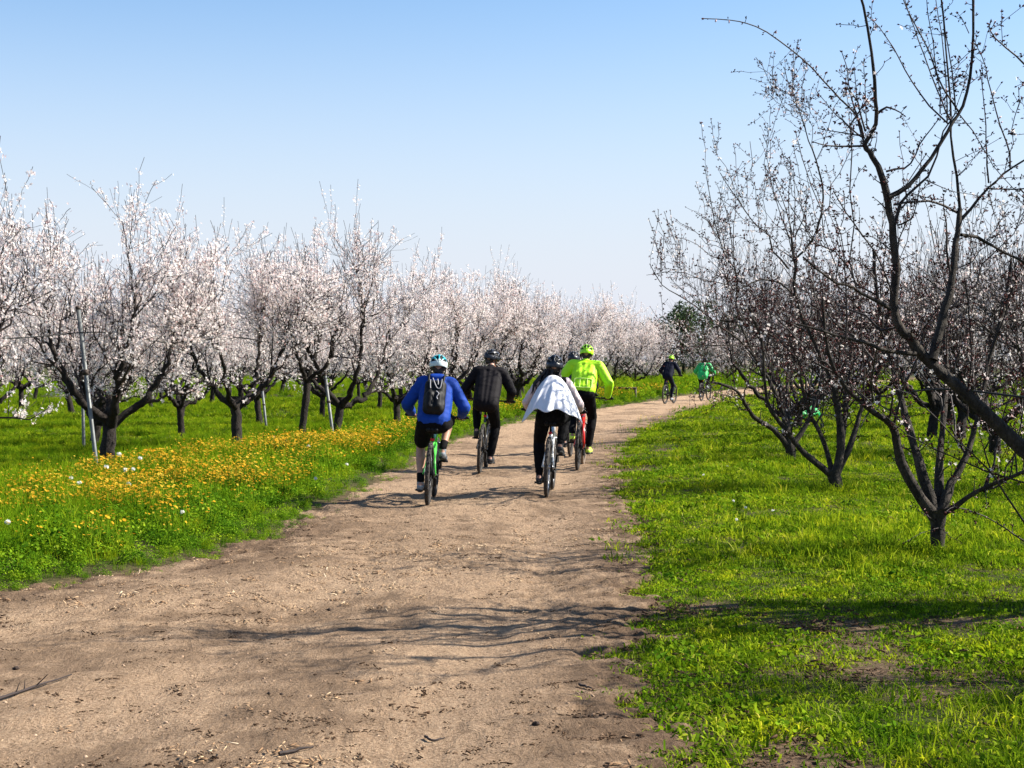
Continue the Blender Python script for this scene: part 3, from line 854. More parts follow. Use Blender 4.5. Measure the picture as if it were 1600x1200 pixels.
# slim leaning dark trunk in front of the third tree
SLIM = almond(106, 3, 1.35, .075, 1.3, 3500, tilt=(.16, .05), sprouts=.6)
put_tree(SLIM, -3.72, 27.0, 0.2, .95, 'almond_tree', 'slim blossoming tree with a straight trunk leaning right')

# right-hand background: later-flowering trees, dark twigs with fewer flowers
LATE = [almond(111, 5, .55, .10, 2.1, 4500, sprouts=1.8, bs=(.014, .023)), almond(112, 4, .6, .09, 2.1, 3800, sprouts=2.2, bs=(.014, .023)), almond(113, 4, .7, .10, 2.0, 8500, sprouts=1.5, bs=(.015, .025))]
RIGHT1 = [(5.2, 29.2, 1, 'sparsely flowering tree behind the third bare tree on the right'), (6.5, 35.0, 0, 'sparsely flowering tree right of the track opposite the rider in yellow'), (8.1, 41.0, 1, 'sparsely flowering tree where the track starts to bend right'),
          (10.2, 47.0, 2, 'sparsely flowering tree on the inside of the track bend'), (12.6, 53.0, 0, 'sparsely flowering tree hiding the end of the track')]
for x, y, k, lb in RIGHT1:
    put_tree(LATE[k], x, y, rng.random() * 6.28, .95, 'almond_tree', lb, 'late trees along the right side of the track')
RB = [(7.6, 19.2, 1), (8.0, 25.4, 0), (8.3, 30.4, 2)]
for row in range(1, 6):
    for i, (x0, y0) in enumerate([(3.4, 14.5), (3.9, 20), (4.3, 25.5)] + [(a[0], a[1]) for a in RIGHT1] + [(15.5, 59), (18.5, 65), (22, 71)]):
        x = x0 + 3.7 * row + rng.normal(0, .3); y = y0 + rng.normal(0, .5) - .6 * row + (1.8 if row % 2 else 0)
        if row == 1 and i < 3: continue
        if abs(x) < .345 * y + 2.0: RB.append((x, y, 2 if rng.random() < .6 else int(rng.integers(0, 2))))
for j, (x, y, k) in enumerate(RB):
    lb = ['sparsely flowering tree behind the near bare trees, at the right picture edge', 'sparsely flowering tree with a dark trunk behind the big leaning limb', 'sparsely flowering tree seen between the two stems of the forked bare tree'][j] if j < 3 else 'late almond tree in the crowded rows on the right'
    put_tree(LATE[k], x, y, rng.random() * 6.28, .92 + .15 * rng.random(), 'almond_tree', lb, 'rows behind the bare trees on the right')
# far side: rows across the end of the track
for j in range(16):
    x = 2 + j * 2.6 + rng.normal(0, .5); y = 88 + rng.normal(0, 2.5) + (j % 2) * 4
    put_tree(BLOOM[int(rng.integers(0, 5))] if j % 3 else LATE[2], x, y, rng.random() * 6.28, .8 + .15 * rng.random(), 'almond_tree', 'small distant blossoming tree across the end of the track', 'far row across the end of the track')

put_tree(LATE[1], 4.75, 7.0, 1.0, .85, 'almond_tree', 'tree outside the right edge whose twigs shade the foreground')
# ---- evergreens beyond the orchard
def evergreen(seed, h, w, nl=9000):
    r = np.random.default_rng(seed)
    tr = pline([(0, 0, -.1), (.05, 0, h * .3), (0, .05, h * .6), (.02, 0, h * .9)], [.16, .13, .08, .02], 8, .01, r)
    bl = spawn([tr], 7, .25, 1, w * .3, w * .5, .5, 1, .2, .1, .5, .05, 6, .1, .02, r)
    cen = np.array([[0, 0, h * .58]]) + r.normal(0, 1, (46, 3)) * np.array([w * .22, w * .22, h * .18])
    sz = .4 + .4 * r.random(46)
    idx = r.integers(0, 46, nl); d = unit(r.normal(0, 1, (nl, 3)))
    pos = cen[idx] + d * (sz[idx] * (.55 + .5 * r.random(nl) ** .5))[:, None]
    V, F = stamp([[0, -1, 0], [.42, 0, .1], [0, 1, 0], [-.42, 0, .1]], [np.array([[0, 1, 2, 3]])], pos, frames(unit(d + r.normal(0, .6, (nl, 3))), r.random(nl) * 6.28), .06 + .08 * r.random(nl))
    V2, F2 = join_parts([tubes([tr], 8), tubes(bl, 4)])
    return mk_mesh('trunk', V2, F2, [M_bark_old]), None, mk_mesh('crown', V, F, [M_ever], False)
EV = [evergreen(121, 5.6, 4.6), evergreen(122, 4.6, 5.0)]
put_tree(EV[0], 11.6, 104, .3, 1.0, 'evergreen_tree', 'dark green evergreen tree rising beyond the far riders')
for j, (x, y, s) in enumerate([(15.4, 108, .92), (19.5, 106, .85), (-33, 118, 1.0), (-24, 122, .9), (-12, 124, .85), (-3, 120, .8), (26, 112, .9), (34, 115, 1.0), (5.5, 116, .7), (-41, 121, 1.05), (0.5, 126, .75), (-18, 126, .9), (-7.5, 123, .8), (3.4, 119, .7), (9, 121, .75)]):
    put_tree(EV[j % 2], x, y, j * 1.3, s, 'evergreen_tree', 'dim evergreen tree in the tree belt far behind the orchard', 'tree belt behind the orchard')

# ------------------------------------------------------------------ the bare trees close by on the right
def L2(pts, Y0, Y1, r0, r1, n=12, wob=.006, k=None):
    k = KN if k is None else k
    Y0, Y1, r0, r1, wob = Y0 * k, Y1 * k, r0 * k, r1 * k, wob * .6 + .0015
    Ys = np.linspace(Y0, Y1, len(pts))
    return pline([P(a, b, yy) for (a, b), yy in zip(pts, Ys)], np.geomspace(r0, r1, len(pts)), n, wob)

def bare_tree(name, label, trunk, limbs, shoots, x0, y0, seed, sec_d=1.6, shoot_d=2.2, bud_d=34, flower_d=1.4, tw_d=3.0, zmax=4.6, extra=(), top_len=.95, kt=1.0, pmin=0, hidden=()):
    r = np.random.default_rng(seed)
    base = np.array([x0, y0, float(gz(x0, y0))])
    cx = np.array([x0, y0, 0])
    sec = spawn(limbs, sec_d, .3, 1, .5, 1.2, .45, .8, .5, .1, .5, .012, 7, .15, .03, r, .0035, .2, cx)
    shl = spawn(limbs, shoot_d, .45, 1, .5, top_len, 1.5, .45, .3, .1, .45, .009 * kt, 7, .04, .014, r, .0024 * kt)
    shl += spawn(sec, shoot_d * .9, .2, 1, .35, .9, 1.4, .5, .3, .1, .55, .008 * kt, 6, .04, .012, r, .0022 * kt)
    ok = lambda L: [q for q in L if q[0][-1][2] < zmax and q[0][:, 2].min() > .35 and np.hypot(q[0][-1][0], q[0][-1][1]) > 4.5 and (800 + FPX * q[0][:, 0] / q[0][:, 1]).min() > pmin]
    hs_ = spawn(list(hidden), 4.0, .15, 1, .5, 1.2, .35, .8, .5, .1, .6, .016, 8, .12, .03, r, .005, 0)
    hs_ = [q for q in hs_ if (800 + FPX * q[0][:, 0] / q[0][:, 1]).min() > 1585]
    limbs = limbs + list(hidden)  # added out-of-view shadow casters are built along with the visible limbs
    sec, shl = ok(sec), ok(shl)
    sec = sec + hs_
    tw = spawn(sec, tw_d * 1.6, .1, 1, .12, .5, .3, .9, .4, .2, .55, .006 * kt, 5, .1, .012, r, .0018 * kt)
    tw += spawn(limbs, tw_d, .15, 1, .1, .4, .3, .9, .2, .2, .35, .006 * kt, 5, .1, .012, r, .0018 * kt)
    tw += spawn(shoots + shl, 1.6, .1, .9, .06, .22, .4, .9, .3, .2, .6, .004 * kt, 4, .1, .008, r, .0016 * kt)
    tw = ok(tw)
    spur = spawn(shoots + shl + tw, 11, .05, 1, .015, .05, .3, 1, .2, .2, .7, .0028, 3, 0, .002, r, .0018)
    spur += spawn(sec + limbs, 5, .2, 1, .02, .07, .3, 1, .2, .2, .3, .004, 3, 0, .002, r, .002)
    t = empty(name, base, 0); tag(t, label, 'tree')
    def loc(VF): return VF[0] - base, VF[1]
    o = obj('trunk', mk_mesh('trunk', *loc(trunk_tube([pline(*q, 9, .003) for q in trunk], 14, .05)), [M_bark_grey]), t)
    for q in limbs:
        V, F = loc(trunk_tube([q], 9, .06)); obj('limb', mk_mesh('limb', V, F, [M_bark_grey]), t)
    o = obj('branches', mk_mesh('branches', *loc(join_parts([tubes(sec, 6)] + ([tubes(list(extra), 6)] if extra else []))), [M_twig_grey]), t); o['kind'] = 'stuff'
    o = obj('twigs', mk_mesh('twigs', *loc(join_parts([tubes(shoots, 5), tubes(shl, 4), tubes(tw, 3), tubes(spur, 3)])), [M_twig_grey]), t); o['kind'] = 'stuff'
    tips = np.array([q[0][-1] for q in spur]); dirs = np.array([unit(q[0][-1] - q[0][0]) for q in spur])
    a, d = along(shoots + shl + tw, bud_d, 0, 1, .004, r)
    tp = np.array([q[0][-1] for q in shoots + shl + tw]); td = np.array([unit(q[0][-1] - q[0][-2]) for q in shoots + shl + tw])
    rep = 3
    A = np.concatenate([np.repeat(tips, rep, 0) + r.normal(0, .004, (len(tips) * rep, 3)), a, np.repeat(tp, 3, 0)])
    D = np.concatenate([unit(np.repeat(dirs, rep, 0) + r.normal(0, .5, (len(tips) * rep, 3))), d, unit(np.repeat(td, 3, 0) + r.normal(0, .4, (len(tp) * 3, 3)))])
    o = obj('buds', bud_mesh(A - base, D, .008 * kt ** .5, .017 * kt ** .5, r), t); o['kind'] = 'stuff'
    pf, df = along(shl + tw + sec, flower_d, .1, 1, .012, r)
    # flowers open in little bunches
    m_ = r.random(len(pf)) < .5
    pf = np.concatenate([pf, pf[m_] + r.normal(0, .018, (m_.sum(), 3))]); df = np.concatenate([df, unit(df[m_] + r.normal(0, .5, (m_.sum(), 3)))])
    o = obj('blossoms', blossom_mesh(pf - base, df, .013, .021, r), t); o['kind'] = 'stuff'
    return t

# the nearest: its trunk stands outside the picture, one heavy limb leans in
KN = 1.10
TN = [P(1838, 945, 8.9 * KN), P(1835, 915, 8.9 * KN), P(1820, 880, 8.9 * KN), P(1800, 845, 8.9 * KN)]
LN = [L2([(1812, 860), (1700, 775), (1600, 702), (1520, 626), (1455, 568), (1420, 530), (1397, 490), (1399, 420), (1395, 350), (1384, 300), (1364, 245), (1351, 226)], 8.9, 8.75, .056, .015, 34, .004),
      L2([(1351, 226), (1368, 188), (1367, 145), (1358, 60), (1342, -15), (1330, -70)], 8.75, 8.5, .0135, .006, 12, .003),
      L2([(1458, 562), (1472, 505), (1485, 452), (1491, 402), (1496, 365), (1500, 327)], 8.82, 9.1, .028, .016, 12, .003),
      L2([(1388, 308), (1417, 292), (1440, 265), (1462, 235), (1485, 196), (1500, 175), (1512, 137), (1520, 87), (1521, 0), (1520, -60)], 8.76, 8.95, .0145, .006, 18, .003),
      L2([(1805, 850), (1790, 700), (1740, 560), (1700, 420), (1690, 260), (1700, 60)], 8.9, 9.6, .085, .018, 16, .006),
      L2([(1815, 865), (1880, 740), (1960, 600), (2020, 420), (2040, 200)], 8.9, 8.4, .08, .018, 14, .006),
      L2([(1500, 327), (1494, 270), (1486, 200), (1484, 137), (1475, 37), (1466, -40)], 9.1, 9.1, .009, .004, 12, .003),
      L2([(1500, 345), (1520, 322), (1550, 288), (1580, 264), (1625, 235)], 9.1, 9.3, .010, .005, 10, .003),
      L2([(1502, 367), (1530, 371), (1560, 390), (1605, 415), (1650, 450)], 9.05, 9.5, .010, .007, 10, .003),
      L2([(1390, 482), (1350, 460), (1325, 447), (1298, 438), (1255, 402)], 8.75, 8.2, .011, .005, 10, .003),
      L2([(1430, 553), (1395, 550), (1362, 540), (1330, 530), (1300, 522), (1245, 506)], 8.8, 8.3, .013, .006, 10, .003)]
SN = [L2([(1350, 216), (1340, 182), (1315, 158), (1292, 132), (1260, 97), (1227, 71), (1192, 47), (1165, 36), (1140, 31), (1100, 29)], 8.75, 8.4, .0065, .0026, 18, .0),
      L2([(1350, 228), (1300, 229), (1272, 222)], 8.75, 8.6, .007, .003, 6, .002),
      L2([(1346, 214), (1318, 190), (1300, 172), (1280, 148)], 8.75, 8.9, .005, .002, 7, .002),
      L2([(1345, 212), (1310, 207), (1280, 200)], 8.75, 8.9, .005, .002, 7, .002),
      L2([(1368, 180), (1385, 168), (1400, 172), (1412, 180)], 8.74, 8.7, .009, .003, 7, .002),
      L2([(1352, 205), (1340, 160), (1325, 140), (1320, 138)], 8.75, 8.7, .006, .003, 7, .003),
      L2([(1355, 200), (1352, 140), (1350, 97)], 8.75, 8.8, .004, .002, 7, .002),
      L2([(1342, 170), (1338, 140), (1335, 108)], 8.75, 8.6, .0035, .002, 7, .002),
      L2([(1481, 193), (1450, 162), (1420, 120), (1400, 82), (1377, 47), (1356, 26)], 8.9, 8.7, .0055, .0024, 12, .0),
      L2([(1499, 176), (1470, 130), (1448, 72), (1425, 30), (1410, -5)], 8.92, 8.8, .006, .003, 12, .0),
      L2([(1483, 185), (1466, 145), (1440, 75), (1420, 20), (1412, -10)], 8.92, 9.0, .005, .0025, 12, .0),
      L2([(1469, 178), (1468, 140), (1460, 80), (1450, 25), (1446, -20)], 8.9, 8.9, .004, .0022, 10, .002),
      L2([(1480, 190), (1478, 120), (1470, 50), (1460, -20)], 8.9, 9.1, .005, .0025, 10, .002),
      L2([(1493, 172), (1488, 110), (1478, 50), (1468, -20)], 8.92, 8.7, .005, .0025, 10, .002),
      L2([(1480, 110), (1500, 95), (1517, 80)], 9.0, 8.95, .003, .002, 6, .002),
      L2([(1514, 52), (1505, 35), (1496, 21)], 8.95, 8.9, .003, .0018, 5, .002),
      L2([(1545, 286), (1541, 240), (1539, 175), (1532, 112)], 9.15, 9.0, .006, .0024, 10, .002),
      L2([(1578, 262), (1577, 237), (1560, 185), (1547, 135), (1535, 90), (1525, 70)], 9.2, 9.0, .006, .0024, 12, .002),
      L2([(1545, 294), (1570, 296), (1630, 293)], 9.15, 9.3, .006, .004, 7, .002),
      L2([(1398, 320), (1440, 314), (1470, 319), (1496, 332)], 8.77, 9.1, .006, .009, 8, .002),
      L2([(1402, 352), (1420, 345), (1428, 335), (1436, 300), (1440, 240)], 8.77, 8.6, .006, .002, 9, .002),
      L2([(1385, 268), (1420, 258), (1440, 222), (1465, 188)], 8.76, 8.9, .007, .003, 9, .002),
      L2([(1500, 180), (1520, 205), (1540, 240), (1565, 275), (1600, 310)], 8.93, 9.3, .004, .002, 9, .002),
      L2([(1650, 290), (1620, 130), (1600, 100), (1575, 77), (1550, 55), (1545, 38)], 8.5, 8.2, .008, .003, 9, .002),
      L2([(1398, 470), (1380, 420), (1350, 370), (1320, 330), (1303, 300)], 8.75, 8.5, .006, .003, 9, .002),
      L2([(1512, 612), (1518, 560), (1514, 480), (1508, 440)], 8.8, 8.6, .006, .003, 9, .002),
      L2([(1322, 530), (1322, 450), (1316, 380), (1302, 330)], 8.4, 8.3, .006, .002, 9, .002),
      L2([(1640, 880), (1600, 815), (1556, 750), (1534, 722), (1512, 702), (1480, 672), (1440, 630), (1417, 615), (1360, 595)], 8.3, 7.9, .007, .0025, 16, .002),
      L2([(1650, 870), (1600, 846), (1576, 828), (1546, 810), (1520, 800), (1490, 792), (1478, 800)], 8.2, 7.9, .006, .002, 12, .002),
      L2([(1620, 760), (1540, 735), (1470, 705), (1440, 692), (1400, 665), (1330, 600)], 8.6, 8.2, .006, .002, 12, .003)]
NB = P(1800, 850, 8.9 * KN)
HN = [pline([NB, NB * .6 + np.array(q) * .4 + np.array([.15, 0, .1]), np.array(q)], [.06, .04, .014], 16, .03) for q in ((3.55, 9.3, 3.5), (4.0, 10.4, 4.2), (4.7, 9.8, 4.5), (3.75, 10.5, 3.0), (4.3, 9.0, 4.1), (5.2, 10.4, 3.9), (3.6, 9.9, 4.3))]  # unseen limbs added outside the frame so their shadows cross the track
bare_tree('almond_tree', 'nearest tree, bare with buds, its thick grey limb leaning in from the right edge', [(TN, [.15, .13, .125, .12])], LN, SN, TN[0][0], 8.9 * KN, 201,
          sec_d=.5, shoot_d=.7, bud_d=30, flower_d=1.8, tw_d=4.0, zmax=6.0, kt=1.1, hidden=HN, pmin=1240)

# the forked one in front of it on the grass
KN = 1.0
YA = 12.4
TA = [P(1468, 885, YA), P(1467, 850, YA), P(1465, 820, YA), P(1464, 796, YA)]
LA = [L2([(1463, 805), (1442, 742), (1428, 690), (1412, 640), (1400, 590), (1385, 540), (1372, 470), (1365, 390)], YA, YA + .7, .048, .014, 16, .006),
      L2([(1462, 810), (1425, 758), (1405, 712), (1398, 675), (1387, 657), (1362, 642), (1342, 627), (1310, 590), (1292, 540), (1285, 470)], YA, YA - .5, .05, .012, 16, .006),
      L2([(1466, 808), (1480, 770), (1492, 747), (1508, 717), (1520, 680), (1535, 630), (1545, 560), (1570, 480), (1580, 400)], YA, YA + .4, .045, .012, 16, .006),
      L2([(1470, 805), (1496, 788), (1536, 764), (1556, 754), (1600, 737), (1670, 690), (1720, 600)], YA, YA - .6, .026, .010, 14, .006),
      L2([(1464, 805), (1470, 700), (1480, 600), (1476, 500), (1490, 420)], YA, YA + 1.5, .04, .012, 14, .006)]
SA = [L2([(1466, 825), (1450, 830), (1430, 838), (1412, 848)], YA - .05, YA - .35, .004, .002, 7, .003),
      L2([(1468, 825), (1485, 838), (1503, 848)], YA - .05, YA - .3, .004, .002, 7, .003),
      L2([(1462, 815), (1440, 800), (1424, 786)], YA - .05, YA - .3, .004, .002, 7, .003)]
bare_tree('almond_tree', 'forked bare tree on a short dark trunk standing in long grass, lower right', [(TA, [.066, .056, .062, .075])], LA, SA, TA[0][0], YA, 202,
          sec_d=4.2, shoot_d=2.6, bud_d=22, flower_d=3.2, tw_d=6, zmax=4.4, kt=1.3)
YB = 18.5
TB = [P(1308, 785, YB), P(1307, 765, YB), P(1304, 748, YB), P(1303, 735, YB)]
LB = [L2([(1303, 746), (1262, 712), (1240, 687), (1220, 660), (1200, 632), (1195, 590), (1190, 530), (1170, 480)], YB, YB - .6, .045, .014, 16, .008),
      L2([(1304, 745), (1315, 705), (1312, 667), (1309, 640), (1300, 590), (1275, 540), (1262, 515), (1243, 465), (1242, 415), (1236, 365)], YB, YB + .2, .062, .015, 18, .008),
      L2([(1303, 745), (1297, 728), (1287, 692), (1277, 667), (1262, 642), (1250, 590), (1232, 545), (1180, 510), (1125, 500)], YB, YB + .8, .04, .012, 16, .008),
      L2([(1306, 745), (1330, 690), (1345, 640), (1380, 560), (1400, 480), (1395, 400)], YB, YB + .5, .045, .012, 14, .008),
      L2([(1306, 740), (1320, 660), (1330, 560), (1345, 470)], YB, YB + 1.5, .04, .012, 12, .008),
      L2([(1243, 465), (1220, 443), (1190, 437), (1160, 450), (1150, 452)], YB + .2, YB - .3, .014, .006, 9, .006),
      L2([(1232, 420), (1207, 390), (1200, 365), (1180, 350), (1155, 315), (1125, 270)], YB + .2, YB, .012, .004, 12, .004),
      L2([(1277, 357), (1287, 312), (1281, 275), (1271, 240), (1262, 212), (1250, 178), (1238, 144), (1225, 105)], YB - .8, YB - 1.2, .012, .004, 14, .004),
      L2([(1243, 405), (1262, 385), (1277, 357)], YB + .2, YB - .8, .013, .012, 7, .004)]
SB = [L2([(1238, 365), (1225, 320), (1212, 285), (1193, 258)], YB, YB, .008, .003, 8, .004), L2([(1236, 368), (1232, 310), (1235, 260), (1222, 242)], YB, YB + .3, .008, .003, 8, .004),
      L2([(1240, 370), (1242, 310), (1240, 265)], YB, YB + .3, .008, .003, 8, .004), L2([(1242, 370), (1255, 340), (1262, 300), (1267, 290)], YB, YB - .2, .009, .003, 8, .004),
      L2([(1234, 372), (1215, 320), (1200, 270), (1195, 258)], YB, YB - .3, .007, .003, 8, .004)]
bare_tree('almond_tree', 'bare tree with a long limb reaching left, second in line on the right', [(TB, [.085, .075, .075, .08])], LB, SB, TB[0][0], YB, 203,
          sec_d=4.6, shoot_d=2.3, bud_d=13, flower_d=3.6, tw_d=6, zmax=5.2, kt=1.6, pmin=1095)
YC = 23.5
TC = [P(1237, 738, YC), P(1237, 722, YC), P(1235, 705, YC), P(1233, 692, YC)]
LC = [L2([(1233, 700), (1207, 670), (1182, 655), (1167, 635), (1155, 615), (1135, 602), (1112, 597)], YC, YC - .8, .05, .016, 14, .008),
      L2([(1234, 698), (1225, 650), (1205, 600), (1180, 560), (1152, 490), (1150, 427), (1136, 405), (1122, 370), (1110, 310), (1101, 260)], YC, YC - .4, .05, .005, 18, .006),
      L2([(1236, 697), (1262, 660), (1275, 620), (1290, 560), (1300, 490)], YC, YC + .5, .045, .014, 12, .008),
      L2([(1200, 590), (1170, 545), (1125, 510), (1095, 485), (1062, 462), (1037, 447), (1015, 412)], YC - .2, YC - 1.4, .02, .005, 14, .006),
      L2([(1234, 690), (1230, 600), (1240, 520), (1235, 450)], YC, YC + 1.5, .04, .012, 12, .008),
      L2([(1190, 540), (1150, 540), (1100, 540), (1045, 545)], YC - .6, YC - 1.2, .012, .005, 10, .004),
      L2([(1150, 430), (1135, 445), (1120, 440), (1095, 437), (1065, 425), (1010, 430)], YC - .4, YC - .9, .011, .003, 10, .006)]
SC_ = [L2([(1136, 405), (1110, 400), (1090, 382), (1065, 373), (1048, 370)], YC - .4, YC - .8, .008, .003, 9, .004), L2([(1148, 420), (1146, 360), (1150, 315), (1142, 275)], YC - .4, YC - .2, .009, .003, 9, .004),
       L2([(1145, 405), (1140, 350), (1128, 310), (1118, 285)], YC - .4, YC - .6, .008, .003, 9, .004), L2([(1124, 372), (1105, 345), (1086, 331)], YC - .4, YC - .4, .006, .003, 7, .004),
       L2([(1120, 600), (1100, 610), (1080, 612), (1078, 640)], YC - .8, YC - 1.2, .006, .002, 8, .006), L2([(1128, 602), (1120, 618), (1112, 638)], YC - .8, YC - .9, .007, .003, 7, .004),
       L2([(1115, 598), (1095, 605), (1085, 620), (1088, 638)], YC - .8, YC - 1., .006, .002, 8, .006)]
bare_tree('almond_tree', 'bare tree whose low arching limb droops over the edge of the track', [(TC, [.09, .08, .08, .08])], LC, SC_, TC[0][0], YC, 204,
          sec_d=4.2, shoot_d=2.2, bud_d=10, flower_d=4.0, tw_d=5.5, zmax=4.5, kt=1.8, pmin=1012)

# ------------------------------------------------------------------ riders and bicycles
M_rubber = simple('tyre_rubber', (.035, .030, .026), .85, var=.4, vscale=40, bump=.5, bscale=120)
M_tan = simple('dusty_tyre', (.20, .15, .11), .9, var=.3, vscale=40)
M_alu = simple('alloy', (.42, .42, .43), .35, .9, var=.1)
M_black = simple('black_plastic', (.006, .006, .007), .6, var=.2, spec=.2)
M_skin = simple('skin', (.40, .215, .15), .5, var=.08, vscale=14)
M_hair = simple('dark_hair', (.018, .011, .009), .45, var=.4, vscale=60)
M_darkfab = simple('black_cloth', (.0045, .0045, .0055), .9, spec=.12, var=.25, vscale=25, bump=.25, bscale=200)
M_blackjk = simple('black_jacket', (.0055, .0042, .0062), .75, spec=.15, var=.3, vscale=18, bump=.25, bscale=160)
M_blue = simple('blue_shell', (.003, .040, .27), .7, spec=.18, var=.12, vscale=12, bump=.2, bscale=90)
M_lime = simple('lime_jacket', (.46, .90, .012), .6, var=.06, vscale=9, bump=.15, bscale=90)
M_limepale = simple('lime_piping', (.78, 1.0, .28), .6, var=.05)
M_navy = simple('navy_jacket', (.005, .007, .018), .8, spec=.12, var=.25, vscale=12, bump=.2, bscale=90)
M_green = simple('green_jacket', (.012, .42, .10), .5, var=.2, vscale=8, bump=.3, bscale=60)
M_shoe_g = simple('grey_shoe', (.22, .24, .26), .6, var=.2)
M_shoe_d = simple('dark_shoe', (.020, .022, .026), .6, var=.3)
M_shoe_l = simple('lime_shoe', (.62, .95, .10), .6, var=.1)
M_sole = simple('sole', (.025, .025, .025), .8, var=.2)
M_greyst = simple('reflective_grey', (.24, .24, .26), .45, var=.1)
M_wshell = simple('white_shell', (.50, .60, .60), .35, var=.04)
M_teal = simple('teal_shell', (.02, .30, .36), .3, var=.06)
M_dshell = simple('dark_shell', (.016, .018, .026), .3, var=.15)
M_lshell = simple('lime_shell', (.42, .90, .02), .35, var=.06)
M_fr_green = simple('green_frame', (.08, .58, .06), .3, var=.05, coat=.3)
M_fr_black = simple('black_frame', (.015, .015, .017), .3, var=.1, coat=.3)
M_fr_red = simple('red_frame', (.62, .025, .02), .3, var=.05, coat=.3)
M_fr_silver = simple('silver_frame', (.55, .56, .56), .35, .3, var=.08)
M_acid = simple('acid_yellow', (.50, .72, .02), .4, var=.05)
M_redbag = simple('red_bag', (.60, .02, .03), .6, var=.1)
m, n, l, out = nt('white_cotton')
dd = n.new('ShaderNodeBsdfDiffuse'); dd.inputs[0].default_value = (.80, .81, .86, 1)
tr = n.new('ShaderNodeBsdfTranslucent'); tr.inputs[0].default_value = (.80, .81, .86, 1)
mx = n.new('ShaderNodeMixShader'); mx.inputs[0].default_value = .25
l.new(dd.outputs[0], mx.inputs[1]); l.new(tr.outputs[0], mx.inputs[2]); l.new(mx.outputs[0], out.inputs[0])
M_cape = m
M_sleeve = simple('pale_sleeve', (.62, .50, .50), .7, var=.06, bump=.2, bscale=80)

